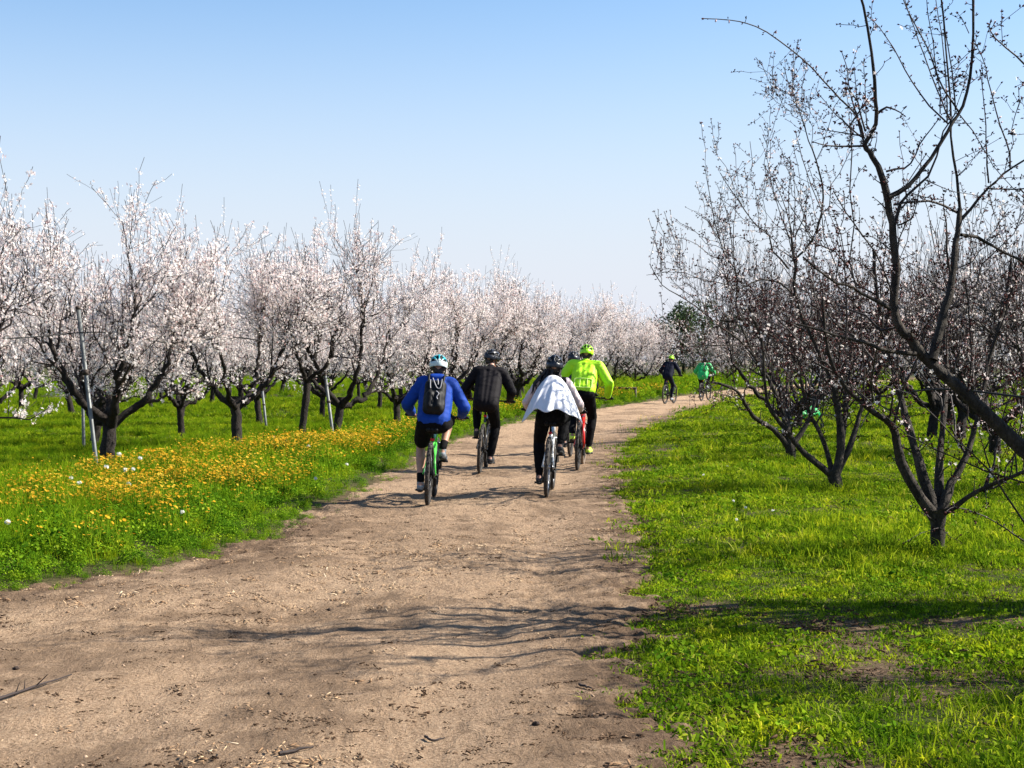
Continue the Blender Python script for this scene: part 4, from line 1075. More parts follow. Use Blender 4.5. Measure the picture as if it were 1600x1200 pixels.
WB, WR = 1.07, .352
def bicycle(label, loc, heading, lean, fm, accent=None, crank=90, bag=False, tyre2=None, saddle_z=.90, bar_z=1.0, bar_w=.33, silver_fork=False):
    t = empty('bicycle', loc, 0); t.rotation_euler = (0, lean, -heading)
    tag(t, label, 'bicycle', 'bicycles on the track')
    bb = np.array([0, .43, .30]); ra = np.array([0, 0, WR]); fa = np.array([0, WB, WR])
    st = np.array([0, .24, saddle_z - .14]); h0 = np.array([0, .80, .66]); h1 = np.array([0, .755, .80])
    parts = [rod(bb, st, .017), rod(st + (bb - st) * .12, h1, .019), rod(bb, h0, .023), rod(h0, h1, .024)]
    for s in (-1, 1):
        parts += [rod(bb + [s * .035, 0, 0], ra + [s * .067, 0, 0], .011), rod(st + (bb - st) * .2 + np.array([s * .025, 0, 0]), ra + [s * .067, 0, 0], .009)]
    fr = obj('frame', mk_mesh('frame', *join_parts(parts), [fm]), t)
    if accent is not None:
        obj('frame_decal', mk_mesh('decal', *join_parts([rod(st + (bb - st) * .15, st + (bb - st) * .6, .0195)]), [accent]), fr)
    fk = []
    for s in (-1, 1): fk += [rod(h0 + [s * .055, .0, -.01], fa + [s * .062, -.01, 0], .014)]
    fk.append(rod(h0 + [-.06, 0, -.01], h0 + [.06, 0, -.01], .016))
    obj('fork', mk_mesh('fork', *join_parts(fk), [M_fr_silver if silver_fork else M_fr_black]), t)
    for k, c in enumerate((ra, fa)):
        w = empty('wheel'); w.parent = t; w.location = c
        V, F = torus((0, 0, 0), WR - .029, .028, nu=44, nv=10, sx=.9)
        # knobbly tread
        kn = []
        for i in range(44):
            a = i / 44 * 6.283
            for dx in ((-.013, .013) if i % 2 else (0,)):
                rr = WR - .0025
                kn.append(box((dx, rr * math.cos(a), rr * math.sin(a)), (.011, .022, .009), np.array(Matrix.Rotation(a - math.pi / 2, 3, 'X'))))
        obj('tyre', mk_mesh('tyre', *join_parts([(V, F)] + kn), [tyre2 if (tyre2 and k) else M_rubber]), w)
        obj('rim', mk_mesh('rim', *join_parts([torus((0, 0, 0), WR - .062, .011, nu=40, nv=6), capsule((-.045, 0, 0), .022, (.045, 0, 0), .022)]), [M_black if not silver_fork else M_alu]), w)
        sp = [rod((.03 * (1 if i % 2 else -1), .02 * math.cos(i * .393 + .3), .02 * math.sin(i * .393 + .3)), (0, (WR - .065) * math.cos(i * .393), (WR - .065) * math.sin(i * .393)), .0012, 4) for i in range(16)]
        so = obj('spokes', mk_mesh('spokes', *join_parts(sp), [M_alu]), w); so['kind'] = 'stuff'
        obj('brake_disc', mk_mesh('disc', *join_parts([torus((-.048, 0, 0), .075, .008, nu=24, nv=5, sx=.2)]), [M_alu]), w)
    sd = np.array([0, .20, saddle_z])
    obj('seat_post', mk_mesh('seat_post', *rod(st, sd - [0, 0, .03], .0135), [M_black]), t)
    bmv = [capsule(sd + [0, -.08, -.005], .03, sd + [0, .16, -.01], .018)] + [capsule(sd + [s * .045, -.09, -.004], .028, sd + [s * .012, .05, -.01], .02) for s in (-1, 1)]
    obj('saddle', mk_mesh('saddle', *join_parts(bmv), [M_black]), t)
    bc = np.array([0, .80, bar_z]); hb = empty('handlebar'); hb.parent = t
    o = obj('bar', mk_mesh('bar', *join_parts([tubes([pline([(-bar_w - .06, .775, bar_z + .005), (-.15, .80, bar_z), (0, .81, bar_z - .005), (.15, .80, bar_z), (bar_w + .06, .775, bar_z + .005)], [.012] * 5, 13)], 8),
                                              rod(h1, (0, .76, bar_z - .03), .015), rod((0, .755, bar_z - .035), bc, .017)]), [M_black]), hb)
    for s in (-1, 1):
        obj('grip', mk_mesh('grip', *capsule((s * (bar_w - .06), .783, bar_z + .004), .017, (s * (bar_w + .06), .775, bar_z + .005), .017), [M_black]), hb)
        obj('brake_lever', mk_mesh('brake_lever', *join_parts([rod((s * .2, .80, bar_z), (s * .22, .83, bar_z - .02), .008), rod((s * .22, .83, bar_z - .02), (s * .33, .835, bar_z - .035), .005)]), [M_black]), hb)
    ca = R(crank); cr = empty('crankset'); cr.parent = t
    pd = {}
    cp = [rod(bb + [-.07, 0, 0], bb + [.07, 0, 0], .02)]
    obj('chainring', mk_mesh('chainring', *torus((.045, bb[1], bb[2]), .075, .008, nu=24, nv=5, sx=.3), [M_black]), cr)
    for s in (-1, 1):
        q = bb + np.array([s * .075, s * .17 * math.cos(ca), s * .17 * math.sin(ca)]); pd[s] = q + [s * .055, 0, 0]
        cp.append(rod(bb + [s * .06, 0, 0], q, .011))
    obj('crank', mk_mesh('crank', *join_parts(cp), [M_black]), cr)
    for s in (-1, 1):
        obj('pedal', mk_mesh('pedal', *join_parts([box(pd[s], (.09, .085, .018)), rod(pd[s] - [s * .06, 0, 0], pd[s], .007)]), [M_black], False), cr)
    dr = [capsule(ra + [.07, -.01, -.05], .014, ra + [.07, .03, -.13], .012), torus(ra + [.045, 0, 0], .05, .012, nu=24, nv=5, sx=1.2)]
    obj('derailleur', mk_mesh('derailleur', *join_parts(dr), [M_black]), t)
    ch = [rod(ra + [.045, 0, .05], bb + [.045, 0, .075], .004, 4), rod(ra + [.06, .03, -.13], bb + [.045, 0, -.075], .004, 4)]
    obj('chain', mk_mesh('chain', *join_parts(ch), [M_black]), t)
    if bag:
        obj('saddle_bag', mk_mesh('saddle_bag', *join_parts([capsule(sd + [0, -.13, -.075], .05, sd + [0, -.02, -.07], .045), capsule(sd + [0, -.15, -.02], .03, sd + [0, -.06, -.01], .03)]), [M_redbag]), t)
        obj('rear_guard', mk_mesh('rear_guard', *join_parts([rod(ra + [.075, .0, 0], st + [.03, 0, 0], .022), rod(ra + [.07, .02, .02], (.03, .40, .30), .02)]), [M_fr_red]), t)
    else:
        obj('reflector', mk_mesh('reflector', *join_parts([box(st + [0, -.035, .02], (.045, .012, .03)), rod(st + [0, 0, .02], st + [0, -.03, .02], .006)]), [M_redbag], False), t)
    return t, pd

def remesh(name, parts, mat, parent, voxel=.010, it=5, wr=0.0, wf=14.0, sub=None, stretch=(1, 1, 1)):
    """closed shapes fused into one continuous skin, relaxed, with optional cloth folds"""
    V, F = join_parts(parts)
    tmp = obj('tmp', mk_mesh('tmp', V, F, [], False))
    md = tmp.modifiers.new('r', 'REMESH'); md.mode = 'VOXEL'; md.voxel_size = voxel; md.use_smooth_shade = True
    ms = tmp.modifiers.new('s', 'SMOOTH'); ms.factor = .5; ms.iterations = it
    dg = bpy.context.evaluated_depsgraph_get()
    me = bpy.data.meshes.new_from_object(tmp.evaluated_get(dg))
    old = tmp.data
    bpy.data.objects.remove(tmp, do_unlink=True); bpy.data.meshes.remove(old)
    if wr:
        co = np.empty(len(me.vertices) * 3, np.float32); me.vertices.foreach_get('co', co); co = co.reshape(-1, 3)
        nr = np.empty(len(me.vertices) * 3, np.float32); me.vertices.foreach_get('normal', nr); nr = nr.reshape(-1, 3)
        s = np.array([1 - abs(mnoise.noise(Vector((x * wf * stretch[0], y * wf * stretch[1], z * wf * stretch[2])))) * 2.2 + .4 * mnoise.noise(Vector((x * 9, y * 9, z * 9 + 5))) for x, y, z in co])
        co = co + nr * (s * wr)[:, None]
        me.vertices.foreach_set('co', co.astype(np.float32).ravel())
    me.materials.clear(); me.materials.append(mat)
    me.polygons.foreach_set('use_smooth', np.ones(len(me.polygons), bool))
    me.update()
    return obj(name, me, parent)

def ik(a, c, la, lb, hint):
    a, c = np.array(a, float), np.array(c, float); d = c - a; D = min(np.linalg.norm(d), (la + lb) * .995)
    u = unit(d); x = (la * la - lb * lb + D * D) / (2 * D); h = math.sqrt(max(la * la - x * x, 1e-6))
    p = np.array(hint, float); p = unit(p - u * p.dot(u))
    return a + u * x + p * h

def helmet(parent, hc, pitch, yaw, m1, m2, mv, sz=1.0, visor=False):
    Rm = np.array(Matrix.Rotation(-yaw, 3, 'Z') @ Matrix.Rotation(-pitch, 3, 'X'))
    g = empty('helmet'); g.parent = parent
    rx, ry, rz_ = .104 * sz, .142 * sz, .118 * sz
    nu, nv = 72, 26
    el = np.linspace(R(-14), R(90), nv + 1); az = np.arange(nu) * 2 * math.pi / nu
    def shell(k, vents):
        V, Q, MI = [], [], []
        for e in el:
            for a in az:
                drop = .02 * (math.cos(a - math.pi * 1.5) > .3)
                V.append([rx * k * math.cos(e) * math.cos(a), ry * k * math.cos(e) * math.sin(a), rz_ * k * math.sin(e) - (.018 if math.sin(a) < -.2 and e < .1 else 0)])
        for i in range(nv):
            for j in range(nu):
                q = [i * nu + j, i * nu + (j + 1) % nu, (i + 1) * nu + (j + 1) % nu, (i + 1) * nu + j]
                c = np.mean([V[x] for x in q], axis=0)
                la = math.atan2(c[0] / rx, c[2] / rz_ + .15); lo = math.atan2(c[1] / ry, c[2] / rz_ + .35)
                f = (la / .50 + .5) % 1.0; gq = (lo / .78 + .35 + .25 * abs(round(la / .74))) % 1.0
                rib = abs(f - .5)
                vent = vents and .17 < rib and False
                if vents: vent = (abs(((la / .74 + .5) % 1.0) - .5) > .15) and .15 < gq < .9 and c[2] > .016 * sz
                if not vent:
                    Q.append(q); MI.append(1 if (c[2] > .036 * sz or lo > .5) else 0)
        return np.array(V) @ Rm.T + hc, np.array(Q), MI
    V, Q, MI = shell(1.0, True)
    me = mk_mesh('shell', V, [Q], [m1, m2]); me.polygons.foreach_set('material_index', np.array(MI, np.int32))
    o = obj('shell', me, g); md = o.modifiers.new('thick', 'SOLIDIFY'); md.thickness = .007; md.offset = -1
    V, Q, MI = shell(.90, False)
    obj('liner', mk_mesh('liner', V, [Q], [mv]), g)
    st = []
    for s in (-1, 1):
        st.append(tubes([pline([np.array([s * .088, -.02, -.02]) @ Rm.T + hc, np.array([s * .078, .01, -.09]) @ Rm.T + hc, np.array([s * .03, .035, -.155]) @ Rm.T + hc], [.006] * 3, 7)], 5))
    obj('strap', mk_mesh('strap', *join_parts(st), [M_black]), g)
    if visor:
        vv = []
        for a in np.linspace(.5, math.pi - .5, 13):
            for q in (1.0, 1.3): vv.append(np.array([rx * q * math.cos(a), ry * q * math.sin(a), .012 - .02 * (q - 1)]) @ Rm.T + hc)
        Qv = np.array([[2 * i, 2 * i + 1, 2 * i + 3, 2 * i + 2] for i in range(12)])
        o = obj('visor', mk_mesh('visor', vv, [Qv], [m1]), g); md = o.modifiers.new('t', 'SOLIDIFY'); md.thickness = .006

def rider(label, loc, heading, lean, pd, hip, sh, head, top, legs, shoes, hel, bar_z=1.0, bar_w=.33, bare_hands=(False, False), shorts=False, pitch=.25, yaw=0.0,
          voxel=.009, flare=.55, shw=.185, bulk=1.0, hem=.0, jw=.007, socks=None, hair=None, sleeves=None, visor=False, hood=False):
    t = empty('person', loc, 0); t.rotation_euler = (0, lean, -heading)
    tag(t, label, 'person', 'cyclists on the track')
    hipc = np.array([0, *hip]); shc = np.array([0, *sh]); hc = np.array([0, *head])
    sp = unit(shc - hipc)
    body, top_p, leg_p, glove, sock, shoe, sole = [], [], [], [], [], [], []
    J = {}
    for s in (-1, 1):
        hj = hipc + [s * .088, 0, 0]
        pz = pd[s]; up = pz[2] > .33
        ank = np.array([s * .115, pz[1] - (.11 if not up else .10), pz[2] + (.105 if not up else .15)])
        toe = np.array([s * .128, pz[1] + .085, pz[2] + .035]); heel = np.array([s * .112, ank[1] - .035, ank[2] - .065])
        thl = .445; shn = max(.44, np.linalg.norm(ank - hj) - thl + .012)
        kn = ik(hj, ank, thl, shn, (s * .10, 1, .25)); kn[0] += s * .02
        J[s] = (hj, kn, ank)
        body += [capsule(hj, .083, kn, .054), capsule(kn, .052, kn + (ank - kn) * .35 + [0, -.02, 0], .055), capsule(kn + (ank - kn) * .35 + [0, -.015, 0], .053, ank, .034), capsule(ank, .034, heel, .032), capsule(heel, .03, toe, .024)]
        a = .016
        if shorts:
            mid = hj + (kn - hj) * .72
            leg_p += [capsule(hj, .105, mid, .092)]
        else:
            leg_p += [capsule(hj, .083 + a, kn, .056 + a), capsule(kn, .054 + a, kn + (ank - kn) * .35 + [0, -.02, 0], .056 + a * .8), capsule(kn + (ank - kn) * .35 + [0, -.015, 0], .054 + a * .8, ank + (kn - ank) * .12, .036 + a)]
        sock.append(capsule(ank + (kn - ank) * .20, .045, ank, .041))
        shoe += [capsule(heel + [0, .01, .0], .042, toe + [0, -.02, .005], .036), capsule(toe + [0, -.04, .0], .04, toe + [0, .01, 0], .03), capsule(ank + [0, 0, -.015], .043, heel + [0, .03, .01], .042)]
        sd = unit(toe - heel)
        sole += [capsule(heel + [0, -.012, -.034], .022, toe + [s * .006, .015, -.026], .022), capsule(heel + [s * .015, .0, -.034], .02, toe + [s * .018, .0, -.026], .02), capsule(heel + [-s * .015, .0, -.034], .02, toe + [-s * .012, .0, -.026], .02)]
        # arm
        sj = shc + [s * shw, 0, 0]
        gx, gy, gz_ = s * bar_w, .778, bar_z + .006
        wr_ = np.array([gx - s * .012, gy - .085, gz_ + .028])
        el = ik(sj, wr_, .30, max(.27, np.linalg.norm(wr_ - sj) - .295), (s * .62, -.25, -1.05 + flare))
        J['a', s] = (sj, el, wr_)
        body += [capsule(sj, .052, el, .040), capsule(el, .041, el + (wr_ - el) * .35, .041), capsule(el + (wr_ - el) * .35, .04, wr_, .027)]
        hp = [capsule(wr_, .027, (gx, gy - .04, gz_ + .026), .030), capsule((gx - .028, gy - .035, gz_ + .026), .02, (gx + .028, gy - .035, gz_ + .026), .02)]
        for f, (ox, lf) in enumerate(((-.033, .9), (-.011, 1.0), (.011, .97), (.033, .8))):
            x_ = gx - s * ox
            hp += [capsule((x_, gy - .03, gz_ + .031), .0112, (x_, gy + .010 * lf, gz_ + .033), .0105), capsule((x_, gy + .010 * lf, gz_ + .033), .0105, (x_, gy + .034 * lf, gz_ + .008), .0098),
                   capsule((x_, gy + .034 * lf, gz_ + .008), .0098, (x_, gy + .016 * lf, gz_ - .021), .009)]
        hp += [capsule((gx - s * .035, gy - .05, gz_ + .018), .0145, (gx - s * .052, gy - .024, gz_ - .004), .012), capsule((gx - s * .052, gy - .024, gz_ - .004), .012, (gx - s * .044, gy + .004, gz_ - .022), .0105)]
        body += hp
        if not bare_hands[0 if s < 0 else 1]:
            glove.append([(V_ + (V_ - np.array([gx, gy - .02, gz_ + .015])) * .06, F_) for V_, F_ in hp])
        b_ = .017 * bulk
        tgt = sleeves if sleeves is not None else top_p
        tgt_parts = [capsule(sj, .056 + b_, el, .043 + b_), capsule(el, .044 + b_, el + (wr_ - el) * .35, .042 + b_), capsule(el + (wr_ - el) * .35, .042 + b_, wr_ + (el - wr_) * .06, .029 + b_ * .9)]
        if sleeves is None: top_p += tgt_parts
        else: sleeves.setdefault('p', []).extend(tgt_parts)
    up = np.array([0, 0, 1.0])
    body += [capsule(hipc + [-.05, 0, .01], .10, hipc + [.05, 0, .01], .10)]
    for s in (-1, 0, 1):
        body.append(capsule(hipc + [s * .05, 0, .03], .088, hipc + sp * .32 + [s * .065, 0, 0], .09)); body.append(capsule(hipc + sp * .3 + [s * .065, 0, 0], .09, shc + [s * .08, 0, -.03], .075))
    body += [capsule(shc + [-shw + .03, 0, 0], .055, shc + [shw - .03, 0, 0], .055), capsule(shc, .06, hc - (hc - shc) * .35, .052)]
    # head: cranium, jaw, nose, brow, ears
    Rh = np.array(Matrix.Rotation(-yaw, 3, 'Z') @ Matrix.Rotation(-pitch * .4, 3, 'X'))
    hd = lambda *p: np.array(p) @ Rh.T + hc
    body += [sphere(hd(0, -.012, .02), (.076, .094, .092), 16, 10), capsule(hd(0, .02, -.02), .066, hd(0, .045, -.075), .042), capsule(hd(0, .085, .0), .012, hd(0, .105, -.032), .014),
             capsule(hd(-.03, .078, .014), .014, hd(.03, .078, .014), .014), capsule(hd(-.018, .083, -.062), .010, hd(.018, .083, -.062), .010)]
    for s in (-1, 1): body.append(capsule(hd(s * .076, -.008, .008), .012, hd(s * .08, -.016, -.03), .009))
    remesh('body', body, M_skin, t, voxel if voxel > .012 else .0075, 3)
    for s in (-1, 1):
        obj('eye', mk_mesh('eye', *sphere(hd(s * .031, .078, -.004), .0125, 10, 7), [M_wshell]), t)
    # clothing
    b_ = .02 * bulk
    lo = hipc - sp * hem
    for s in (-1, 0, 1):
        top_p.append(capsule(lo + [s * .06, 0, .02], .098 + b_, hipc + sp * .32 + [s * .07, 0, 0], .096 + b_)); top_p.append(capsule(hipc + sp * .3 + [s * .07, 0, 0], .096 + b_, shc + [s * .085, 0, -.03], .08 + b_))
    top_p += [capsule(shc + [-shw + .02, 0, 0], .06 + b_, shc + [shw - .02, 0, 0], .06 + b_), capsule(shc + [0, 0, .0], .072 + b_, shc + (hc - shc) * .38, .06)]
    if hood: top_p += [capsule(shc + [-.05, -.045, .06], .055, shc + [.05, -.045, .06], .055), capsule(shc + [-.06, -.075, .01], .045, shc + [.06, -.075, .01], .045)]
    leg_p += [capsule(hipc + [-.055, 0, .0], .115, hipc + [.055, 0, .0], .115), capsule(hipc + [-.05, 0, .0], .108, hipc + sp * .12 + [.0, 0, 0], .108), capsule(hipc + [.05, 0, .0], .108, hipc + sp * .12, .108)]
    remesh('jacket', top_p, top, t, voxel, 6, jw * .55, 6.5, stretch=(.8, 1, 1.9))
    if sleeves is not None and 'p' in sleeves: remesh('sleeves', sleeves['p'], sleeves['m'], t, voxel, 4, .006, 16)
    remesh('shorts' if shorts else 'trousers', leg_p, legs, t, voxel, 4, .003, 12)
    for q in sock: obj('sock', mk_mesh('sock', *q, [socks or M_darkfab]), t)
    for k in (0, 1):
        remesh('shoe', shoe[3 * k:3 * k + 3], shoes[k], t, .008, 3)
        remesh('sole', sole[3 * k:3 * k + 3], M_sole, t, .008, 2)
    for gl in glove: remesh('glove', gl, M_black, t, .0075, 2)
    helmet(t, hc + np.array([0, -.012, .038]), pitch, yaw, *hel, visor=visor)
    # hair under the rim
    hr = [capsule(hd(-.045, -.06, -.012), .036, hd(.045, -.06, -.012), .036), capsule(hd(-.03, -.065, -.045), .03, hd(.03, -.065, -.045), .03)]
    remesh('hair', hr, M_hair, t, .009, 3)
    return t, dict(hip=hipc, sh=shc, sp=sp, head=hc, J=J)

def ride(px, py, Y=None):
    d = CAMH * FPX / (py - HOR); x = (px - 800) / FPX * d
    return x, d
def spot(px, py):
    x, d = ride(px, py); return (x, d, float(path_z(np.array([x]), np.array([d]))[0]) + .004)

# blue jacket, backpack, green bicycle
loc = spot(668, 787); hd_, ln_ = R(1), R(3.2)
_, pd = bicycle('green mountain bicycle under the rider in the blue jacket', loc, hd_, ln_, M_fr_green, None, 86, saddle_z=.84, bar_z=.96, bar_w=.30)
p_blue, J = rider('cyclist in a bright blue jacket, black shorts and teal and white helmet', loc, hd_, ln_, pd, (.20, .90), (.44, 1.345), (.545, 1.525), M_blue, M_darkfab, (M_shoe_g, M_shoe_g),
                  (M_wshell, M_teal, M_black), bar_z=.96, bar_w=.30, bare_hands=(True, False), shorts=True, socks=M_darkfab, flare=.25, shw=.165, bulk=1.4, hem=-.02, jw=.009, hood=True, yaw=R(-6))
bp = empty('backpack', loc, 0); bp.rotation_euler = p_blue.rotation_euler
tag(bp, 'small black backpack with pale loops on the rider in the blue jacket', 'backpack')
hipc, shc, sp = J['hip'], J['sh'], J['sp']; nb = np.array([0, -sp[2], sp[1]])
bk = [capsule(hipc + sp * .10 + nb * .17 + [s * .062, 0, 0], .062, hipc + sp * .40 + nb * .16 + [s * .06, 0, 0], .062) for s in (-1, 0, 1)]
bk += [capsule(hipc + sp * .12 + nb * .205 + [s * .045, 0, 0], .05, hipc + sp * .26 + nb * .205 + [s * .045, 0, 0], .048) for s in (-1, 1)]
remesh('bag', bk, M_black, bp, .009, 4, .004, 14)
lp = []
for pts in ([(-.06, .44), (-.055, .36), (-.05, .33)], [(-.035, .46), (-.01, .40), (.02, .34), (.05, .33), (.065, .37), (.07, .45)], [(.02, .45), (.03, .41), (.03, .38)], [(.02, .28), (.05, .25), (.03, .21), (.04, .18)]):
    lp.append(tubes([pline([hipc + sp * b_ + nb * (.228 if b_ > .3 else .262) + np.array([a_, 0, 0]) for a_, b_ in pts], [.007] * len(pts), 11)], 5))
obj('loop', mk_mesh('loop', *join_parts(lp), [M_greyst]), bp)
for s in (-1, 1):
    obj('shoulder_strap', mk_mesh('shoulder_strap', *tubes([pline([hipc + sp * .40 + nb * .17 + [s * .08, 0, 0], shc + nb * .10 + [s * .09, 0, .05], shc - nb * .06 + [s * .11, 0, .06], shc - nb * .115 + [s * .11, 0, -.10]], [.014] * 4, 11)], 6), [M_black]), bp)

# black jacket, black bicycle
loc = spot(749, 738); hd_, ln_ = R(4), R(4.5)
_, pd = bicycle('black mountain bicycle with an acid yellow seat tube', loc, hd_, ln_, M_fr_black, M_acid, -84, saddle_z=.93, bar_z=1.02, bar_w=.31)
rider('cyclist in black jacket and tights looking to the right', loc, hd_, ln_, pd, (.18, .985), (.50, 1.43), (.64, 1.615), M_blackjk, M_darkfab, (M_shoe_d, M_shoe_d),
      (M_dshell, M_dshell, M_black), bar_z=1.02, bar_w=.31, flare=.1, shw=.185, bulk=1.5, hem=.02, jw=.006, yaw=R(38), pitch=.2, visor=True)

# white cape, silver bicycle
loc = spot(854, 775); hd_, ln_ = R(5), R(2.5)
_, pd = bicycle('silver bicycle ridden by the person in the white cape', loc, hd_, ln_, M_fr_silver, None, 80, saddle_z=.86, bar_z=.98, silver_fork=True)
t, J = rider('cyclist with long dark hair in a billowing white cape and black leggings', loc, hd_, ln_, pd, (.20, .93), (.40, 1.34), (.47, 1.515), M_darkfab, M_darkfab, (M_shoe_d, M_shoe_d),
             (M_dshell, M_dshell, M_black), bar_z=.98, flare=.2, shw=.155, bulk=.5, sleeves={'m': M_sleeve}, pitch=.1)
nu_, nv_ = 61, 34
V = []
for j in range(nv_):
    v = j / (nv_ - 1)
    for i in range(nu_):
        u = -1 + 2 * i / (nu_ - 1)
        w = .115 + (.38 - .115) * v ** .9
        fold = math.sin(u * 10 + 1.2 + 2.0 * v) * .035 * v + math.sin(u * 21 + 4 * v) * .014 * v + .012 * mnoise.noise(Vector((u * 4, v * 5, 2)))
        yb = .30 + (-.13 - .30) * v ** .8
        x_ = w * u * (1 - .05 * abs(u)) + .02 * v
        y_ = yb + (.10 + .16 * v) * abs(u) ** 2.4 - fold - .02 * math.sin(v * 3.1)
        z_ = 1.425 - .05 * abs(u) ** 2 * (1 - v) + (1.015 - 1.425) * v - (.17 * max(0, abs(u) - .45) ** 1.3 * 2.0) * v ** 2 + .02 * math.sin(u * 9) * v
        V.append([x_, y_, z_])
i = np.arange(nv_ - 1)[:, None] * nu_; j = np.arange(nu_ - 1)[None]
me = mk_mesh('cape', V, [np.stack([i + j, i + j + 1, i + nu_ + j + 1, i + nu_ + j], -1).reshape(-1, 4)], [M_cape])
o = obj('cape', me, t); md = o.modifiers.new('t', 'SOLIDIFY'); md.thickness = .003
hc = J['head']; st = []
r_ = np.random.default_rng(4)
for k in range(46):
    a = r_.normal(-.03, .055); b_ = r_.normal(0, .02)
    side = -.09 if k < 26 else .05
    st.append(pline([hc + [a * .8, -.06 + b_, -.02], hc + [a + side * .4, -.10 + b_, -.11], hc + [a + side * 1.0 + r_.normal(0, .015), -.12 + b_ - .02, -.21], hc + [a + side * 1.25 + r_.normal(0, .03), -.16 + b_, -.30 - .06 * r_.random()]], [.010, .014, .012, .003], 12, .004))
obj('long_hair', mk_mesh('long_hair', *tubes(st, 5), [M_hair]), t)

# yellow jacket, red bicycle
loc = spot(902, 732); hd_, ln_ = R(7), R(3)
_, pd = bicycle('red bicycle with a red saddle bag under the rider in yellow', loc, hd_, ln_, M_fr_red, None, -28, bag=True, saddle_z=.90, bar_z=1.05, bar_w=.36, tyre2=M_tan)
t, J = rider('cyclist in a fluorescent yellow jacket standing on the pedals', loc, hd_, ln_, pd, (.30, 1.10), (.56, 1.53), (.67, 1.70), M_lime, M_darkfab, (M_shoe_l, M_shoe_l),
             (M_lshell, M_lshell, M_black), bar_z=1.05, bar_w=.36, flare=.2, shw=.21, bulk=1.5, hem=-.06, jw=.004)
hipc, sp = J['hip'], J['sp']; nb = np.array([0, -sp[2], sp[1]])
def onback(a, b): return hipc + sp * b + nb * (.125 + .012 * (1 - abs(a) / .15)) + np.array([a, 0, 0])
pk = [tubes([pline([onback(a, b) for a, b in pts], [.0055] * len(pts), 7)], 5) for pts in ([(-.13, .20), (0, .205), (.13, .20)], [(-.13, .06), (0, .05), (.13, .06)], [(-.05, .06), (-.05, .22)], [(.06, .06), (.06, .20)], [(-.13, .06), (-.13, .20)], [(.13, .06), (.13, .20)])]
obj('pocket_seam', mk_mesh('pocket_seam', *join_parts(pk), [M_limepale]), t)

# dark rider almost hidden behind the yellow jacket
d = 25.6; loc = ((893 - 800) / FPX * d - .02, d, float(path_z(np.array([1.0]), np.array([d]))[0]))
_, pd = bicycle('dark bicycle almost hidden behind the red bicycle', loc, R(8), R(0), M_fr_black, None, 60)
rider('dark-clothed cyclist almost hidden behind the rider in yellow', loc, R(8), R(0), pd, (.19, .97), (.47, 1.42), (.58, 1.60), M_navy, M_darkfab, (M_shoe_d, M_shoe_d), (M_dshell, M_dshell, M_black), voxel=.014)

# the two far ahead
loc = spot(1039, 631); hd_ = R(23)
_, pd = bicycle('black bicycle turning right under the far rider in navy', loc, hd_, R(2), M_fr_black, None, -80, saddle_z=.93, bar_z=1.03)
rider('far cyclist in navy jacket and yellow helmet where the track bends', loc, hd_, R(2), pd, (.18, .985), (.48, 1.44), (.60, 1.63), M_navy, M_navy, (M_shoe_g, M_shoe_g), (M_lshell, M_lshell, M_black), bar_z=1.03, voxel=.015, bulk=1.5, flare=.3)
loc = spot(1096, 626.5); hd_ = R(22)
_, pd = bicycle('dark bicycle under the far rider in green, partly behind twigs', loc, hd_, R(0), M_fr_black, None, 70)
rider('far cyclist in a puffed-up bright green jacket', loc, hd_, R(0), pd, (.19, .94), (.46, 1.38), (.58, 1.55), M_green, M_darkfab, (M_shoe_g, M_shoe_g), (M_dshell, M_dshell, M_black), voxel=.015, bulk=2.2, flare=.3, jw=.012)

# ------------------------------------------------------------------ small things
M_galv = simple('galvanised_steel', (.13, .14, .14), .55, .3, var=.25, vscale=12)
M_hose = simple('black_hose', (.012, .012, .012), .9, var=.2)
M_pipe = simple('rusty_pipe', (.05, .035, .028), .7, var=.4, vscale=10)
def pole(x0, y0, x1, y1, h, label, r=.03):
    z0 = float(gz(x0, y0)); t = empty('support_pole', (x0, y0, z0), 0)
    tag(t, label, 'pole', 'metal poles propping the left rows')
    b = np.array([x1 - x0, y1 - y0, h])
    V, F = tubes([(np.array([b * -.05, b * 0.0, b * .999, b]), np.array([r, r, r, r * .2]))], 10)
    obj('tube', mk_mesh('tube', V, F, [M_galv]), t)
    obj('clamp', mk_mesh('clamp', *rod(b * .6, b * .63, r * 1.5), [M_pipe]), t)
    obj('cap', mk_mesh('cap', *rod(b * .985, b * 1.005, r * 1.25), [M_pipe]), t)
a = P(153, 733, 20.4); b = P(122, 480, 20.6); pole(a[0], a[1], b[0], b[1], b[2] - gz(a[0], a[1]), 'grey metal pole leaning left against the thick-trunked tree', .028)
a = P(131, 697, 26.4); b = P(127, 520, 26.4); pole(a[0], a[1], b[0], b[1], b[2] - gz(a[0], a[1]), 'upright grey metal pole beside the trunk behind the leaning pole', .028)
a = P(522, 690, 27.7); b = P(508, 585, 27.7); pole(a[0], a[1], b[0], b[1], b[2] - gz(a[0], a[1]), 'grey metal pole against the tall tree left of the rider in blue', .028)
a = P(416, 664, 35.0); b = P(410, 610, 35.0); pole(a[0], a[1], b[0], b[1], b[2] - gz(a[0], a[1]), 'thin grey pole between the second and third front trees', .028)

